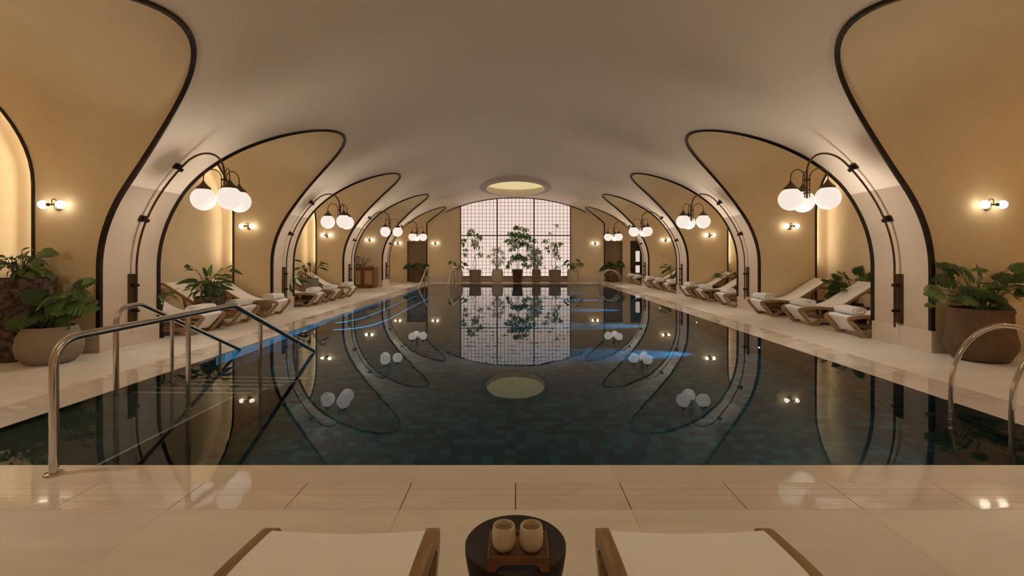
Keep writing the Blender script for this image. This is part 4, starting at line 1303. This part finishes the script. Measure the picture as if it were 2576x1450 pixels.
# corner monsteras by the doorway recesses
for x, lb, sd in ((-5.02, 'monstera in the brown urn before the left doorway recess', 61), (4.96, 'monstera in the brown urn before the right doorway recess', 62)):
    t = potted(lb, (x, 24.50, 0), 'potted_monstera', group='monsteras by the doorway recesses')
    pot(t, [(0.0005, 0), (0.16, 0), (0.19, 0.02), (0.235, 0.16), (0.245, 0.30), (0.235, 0.46), (0.225, 0.60), (0.20, 0.60), (0.195, 0.55)], 'brownpot', 0.20, 0.56, 28)
    sprout(t, 'monstera', 18, 0.56, 0.50, 0.05, 0.55, 0.27, sd, 0.006, (-0.7, 0.3), 0.08, 0.9, bow=0.5)
# small vase on the cabinet
t = thing('vase', 'glass vase of dark green fronds on the cabinet', 'vase', (-6.30, 20.05, ZTOP))
obj('jar', G().lathe([(0.0005, 0), (0.06, 0), (0.068, 0.02), (0.068, 0.09), (0.05, 0.12), (0.052, 0.13)], 20), 'glass', t, True, 40)
sprout(t, 'strap', 16, 0.03, 0.20, 0.22, 0.40, 0.16, 71, 0.004, (0.2, 1.2), 0.02, 0.2, bow=0.2)

# seven pots before the window
def tree_plant(loc, label, pot_prof, pot_mat, soil_r, soil_z, trunks, clusters, leaf_len, density, mat, seed, name='potted_tree', droop=True):
    t = thing(name, label, 'potted plant', loc, group='potted plants before the window')
    pot(t, pot_prof, pot_mat, soil_r, soil_z, 32)
    rnd = random.Random(seed)
    g = G()
    for tr in trunks: g.tube(tr, [0.014 - 0.008 * k / (len(tr) - 1) for k in range(len(tr))], 6, False)
    ends = [Vector(p) for tr in trunks for p in tr]
    for (cx, cy, cz, r, _n) in clusters:
        c = Vector((cx, cy, cz)); q = min(ends, key=lambda e: (e - c).length + max(0, e.z - c.z) * 2)
        g.tube(bez(q, (q + c) / 2 + Vector((0, 0, 0.05)), c, 4), 0.005, 5, False)
    obj('trunk', g, 'bark', t, True)
    f = G()
    for (cx, cy, cz, r, nn) in clusters:
        for k in range(int(nn * density)):
            d = Vector((rnd.gauss(0, 1), rnd.gauss(0, 1), rnd.gauss(0, 1))).normalized() * r * rnd.random() ** 0.5
            p = Vector((cx, cy, cz)) + d
            if droop: a = Vector((d.x * 2 + rnd.uniform(-.2, .2), d.y * 2 + rnd.uniform(-.2, .2), -rnd.uniform(0.1, 0.5))).normalized()
            else: a = Vector((rnd.gauss(0, 1), rnd.gauss(0, 1), rnd.gauss(0, 0.7))).normalized()
            b_ = a.cross(Vector((rnd.gauss(0, 1), rnd.gauss(0, 1), rnd.gauss(0, 1)))).normalized()
            l = leaf_len * rnd.uniform(0.7, 1.2); w = l * (0.17 if droop else 0.26)
            nrm = a.cross(b_)
            i = f.pts([p, p + a * l * 0.35 + b_ * w - nrm * w * 0.2, p + a * l * 0.5, p + a * l * 0.35 - b_ * w - nrm * w * 0.2, p + a * l])
            f.f += [(i, i + 1, i + 2), (i, i + 2, i + 3), (i + 1, i + 4, i + 2), (i + 2, i + 4, i + 3)]
    tag(obj('foliage', f, mat, t), kind='stuff')
    return t
K = 0.002764
YP = 24.06
def px(x): return (1120 + x / 7.155 - 1297) * YP / 1216
def C(bx, lst): return [((x - bx) * K, random.Random(x * 7 + y).uniform(-0.12, 0.12), 0.655 + (990 - y) * K, r * K, n) for x, y, r, n in lst]
CYL = [(0.0005, 0), (0.265, 0), (0.275, 0.015), (0.305, 0.615), (0.305, 0.635), (0.285, 0.635), (0.28, 0.6)]
BARREL = [(0.0005, 0), (0.20, 0), (0.23, 0.03), (0.285, 0.25), (0.29, 0.36), (0.275, 0.52), (0.245, 0.66), (0.225, 0.66), (0.22, 0.62)]
TAPER = [(0.0005, 0), (0.20, 0), (0.21, 0.01), (0.27, 0.62), (0.275, 0.655), (0.25, 0.655), (0.245, 0.61)]
SAUCER = [(0.0005, 0), (0.17, 0), (0.20, 0.02), (0.24, 0.17), (0.24, 0.20), (0.205, 0.205), (0.225, 0.45), (0.205, 0.65), (0.185, 0.65), (0.18, 0.6)]
tree_plant((px(540), YP, 0), 'tall thin umbrella tree in the left grey cylinder pot before the window', CYL, 'taupepot', 0.28, 0.60,
           [[(0.0, 0, 0.6), (0.05, 0, 0.9), (0.0, 0, 1.3), (-0.02, 0, 1.75), (0.0, 0, 2.2), (-0.12, 0, 2.55)], [(-0.06, 0.03, 0.6), (-0.12, 0.03, 0.9), (-0.04, 0, 1.25), (0.0, 0, 1.5)]],
           C(540, [(470, 290, 55, 22), (440, 345, 45, 16), (560, 350, 55, 18), (610, 400, 55, 20), (640, 430, 30, 8), (530, 470, 60, 24), (550, 540, 70, 30), (610, 580, 40, 10), (620, 710, 50, 20),
                   (340, 450, 42, 20), (310, 520, 45, 22), (370, 630, 35, 14), (350, 710, 45, 20), (430, 980, 30, 8)]), 0.15, 1.6, 'leaf_mid', 1)
tree_plant((px(940), YP, 0), 'airy small leaved shrub in the cream barrel pot before the window', BARREL, 'creampot', 0.22, 0.62,
           [[(0, 0, 0.62), (-0.02, 0, 1.0), (0.02, 0, 1.5)], [(0.03, 0, 0.62), (0.15, 0, 1.1)], [(-0.03, 0, 0.62), (-0.18, 0, 1.1)]],
           C(940, [(880, 640, 50, 26), (960, 630, 55, 30), (1020, 690, 55, 26), (880, 720, 50, 14), (780, 760, 45, 22), (1050, 780, 45, 22), (940, 800, 70, 30), (860, 860, 50, 22), (1020, 860, 60, 30), (930, 920, 80, 40)]), 0.065, 3.6, 'leaf_pale', 2, droop=False, name='potted_shrub')
tree_plant((px(1300), YP, 0), 'largest drooping umbrella tree in the dark red pot before the window', TAPER, 'redpot', 0.245, 0.61,
           [[(0.0, 0, 0.6), (-0.03, 0, 1.0), (0.02, 0, 1.6), (0.04, 0, 2.2), (0.05, 0, 2.75)], [(0.04, 0, 0.6), (0.03, 0, 1.1), (0.03, 0, 1.7)]],
           C(1300, [(1260, 215, 45, 16), (1320, 220, 50, 18), (1400, 250, 50, 16), (1480, 255, 30, 8), (1180, 340, 50, 20), (1250, 350, 60, 30), (1330, 370, 80, 46), (1430, 370, 60, 34), (1490, 410, 60, 30), (1590, 440, 35, 14), (1620, 480, 25, 8), (1120, 450, 45, 16), (1180, 500, 40, 14), (1250, 450, 60, 30), (1260, 560, 60, 26), (1360, 500, 60, 30), (1440, 520, 60, 30), (1520, 570, 55, 26), (1200, 610, 45, 18), (1330, 720, 60, 26), (1220, 760, 60, 26), (1290, 770, 50, 24), (1400, 760, 60, 26), (1450, 800, 50, 20), (1160, 850, 45, 18), (1130, 920, 35, 12), (1420, 880, 50, 20), (1490, 920, 45, 14)]), 0.17, 1.9, 'leaf_mid', 3)
tree_plant((px(1640), YP, 0), 'dense small leaved shrub in the saucer-footed brown pot before the window', SAUCER, 'terrapot', 0.18, 0.6,
           [[(0, 0, 0.6), (-0.05, 0, 1.0), (0, 0, 1.5)], [(0.03, 0, 0.6), (0.15, 0, 1.1)], [(-0.03, 0, 0.6), (-0.25, 0, 1.1), (-0.3, 0, 1.3)]],
           C(1640, [(1640, 640, 65, 60), (1570, 680, 60, 60), (1700, 690, 60, 55), (1620, 740, 80, 80), (1480, 650, 40, 20), (1500, 740, 45, 26), (1730, 780, 45, 40), (1560, 800, 70, 60), (1660, 830, 75, 75), (1600, 900, 70, 60), (1700, 900, 60, 50), (1640, 960, 60, 40), (1530, 920, 45, 16), (1780, 960, 30, 8)]), 0.062, 3.4, 'leaf_mid', 4, droop=False, name='potted_shrub')
tree_plant((px(1975), YP, 0), 'sparse tall tree in the right grey cylinder pot before the window', CYL, 'taupepot', 0.28, 0.60,
           [[(0.0, 0, 0.6), (0.02, 0, 0.95), (-0.04, 0, 1.35), (0.0, 0, 1.8), (0.03, 0, 2.4), (0.04, 0, 2.85)], [(-0.1, 0.02, 0.6), (-0.2, 0.02, 1.0), (-0.16, 0, 1.3), (-0.16, 0, 2.4)]],
           C(1975, [(2000, 180, 38, 14), (1890, 320, 26, 7), (1770, 480, 40, 14), (1830, 460, 40, 14), (1850, 590, 55, 22), (1860, 650, 30, 8), (1960, 520, 60, 24), (2080, 510, 45, 22), (2020, 560, 55, 26), (1980, 640, 60, 28), (2000, 710, 60, 26), (2045, 780, 40, 14), (2000, 940, 40, 8)]), 0.14, 1.6, 'leaf_mid', 5)
for bx, lb, sd, ks in ((215, 'dark peace lily in the cream barrel pot left of the window', 81, 16), (2295, 'dark peace lily in the cream barrel pot right of the window', 82, 26)):
    t = thing('potted_peace_lily', lb, 'potted plant', (px(bx), YP, 0), group='potted plants before the window')
    pot(t, BARREL, 'creampot', 0.22, 0.62, 32)
    sprout(t, 'lily', ks, 0.62, 0.42, 0.05, 0.62, 0.30, sd, 0.006, (-0.7, 0.5), 0.06, 0.5, bow=0.5)
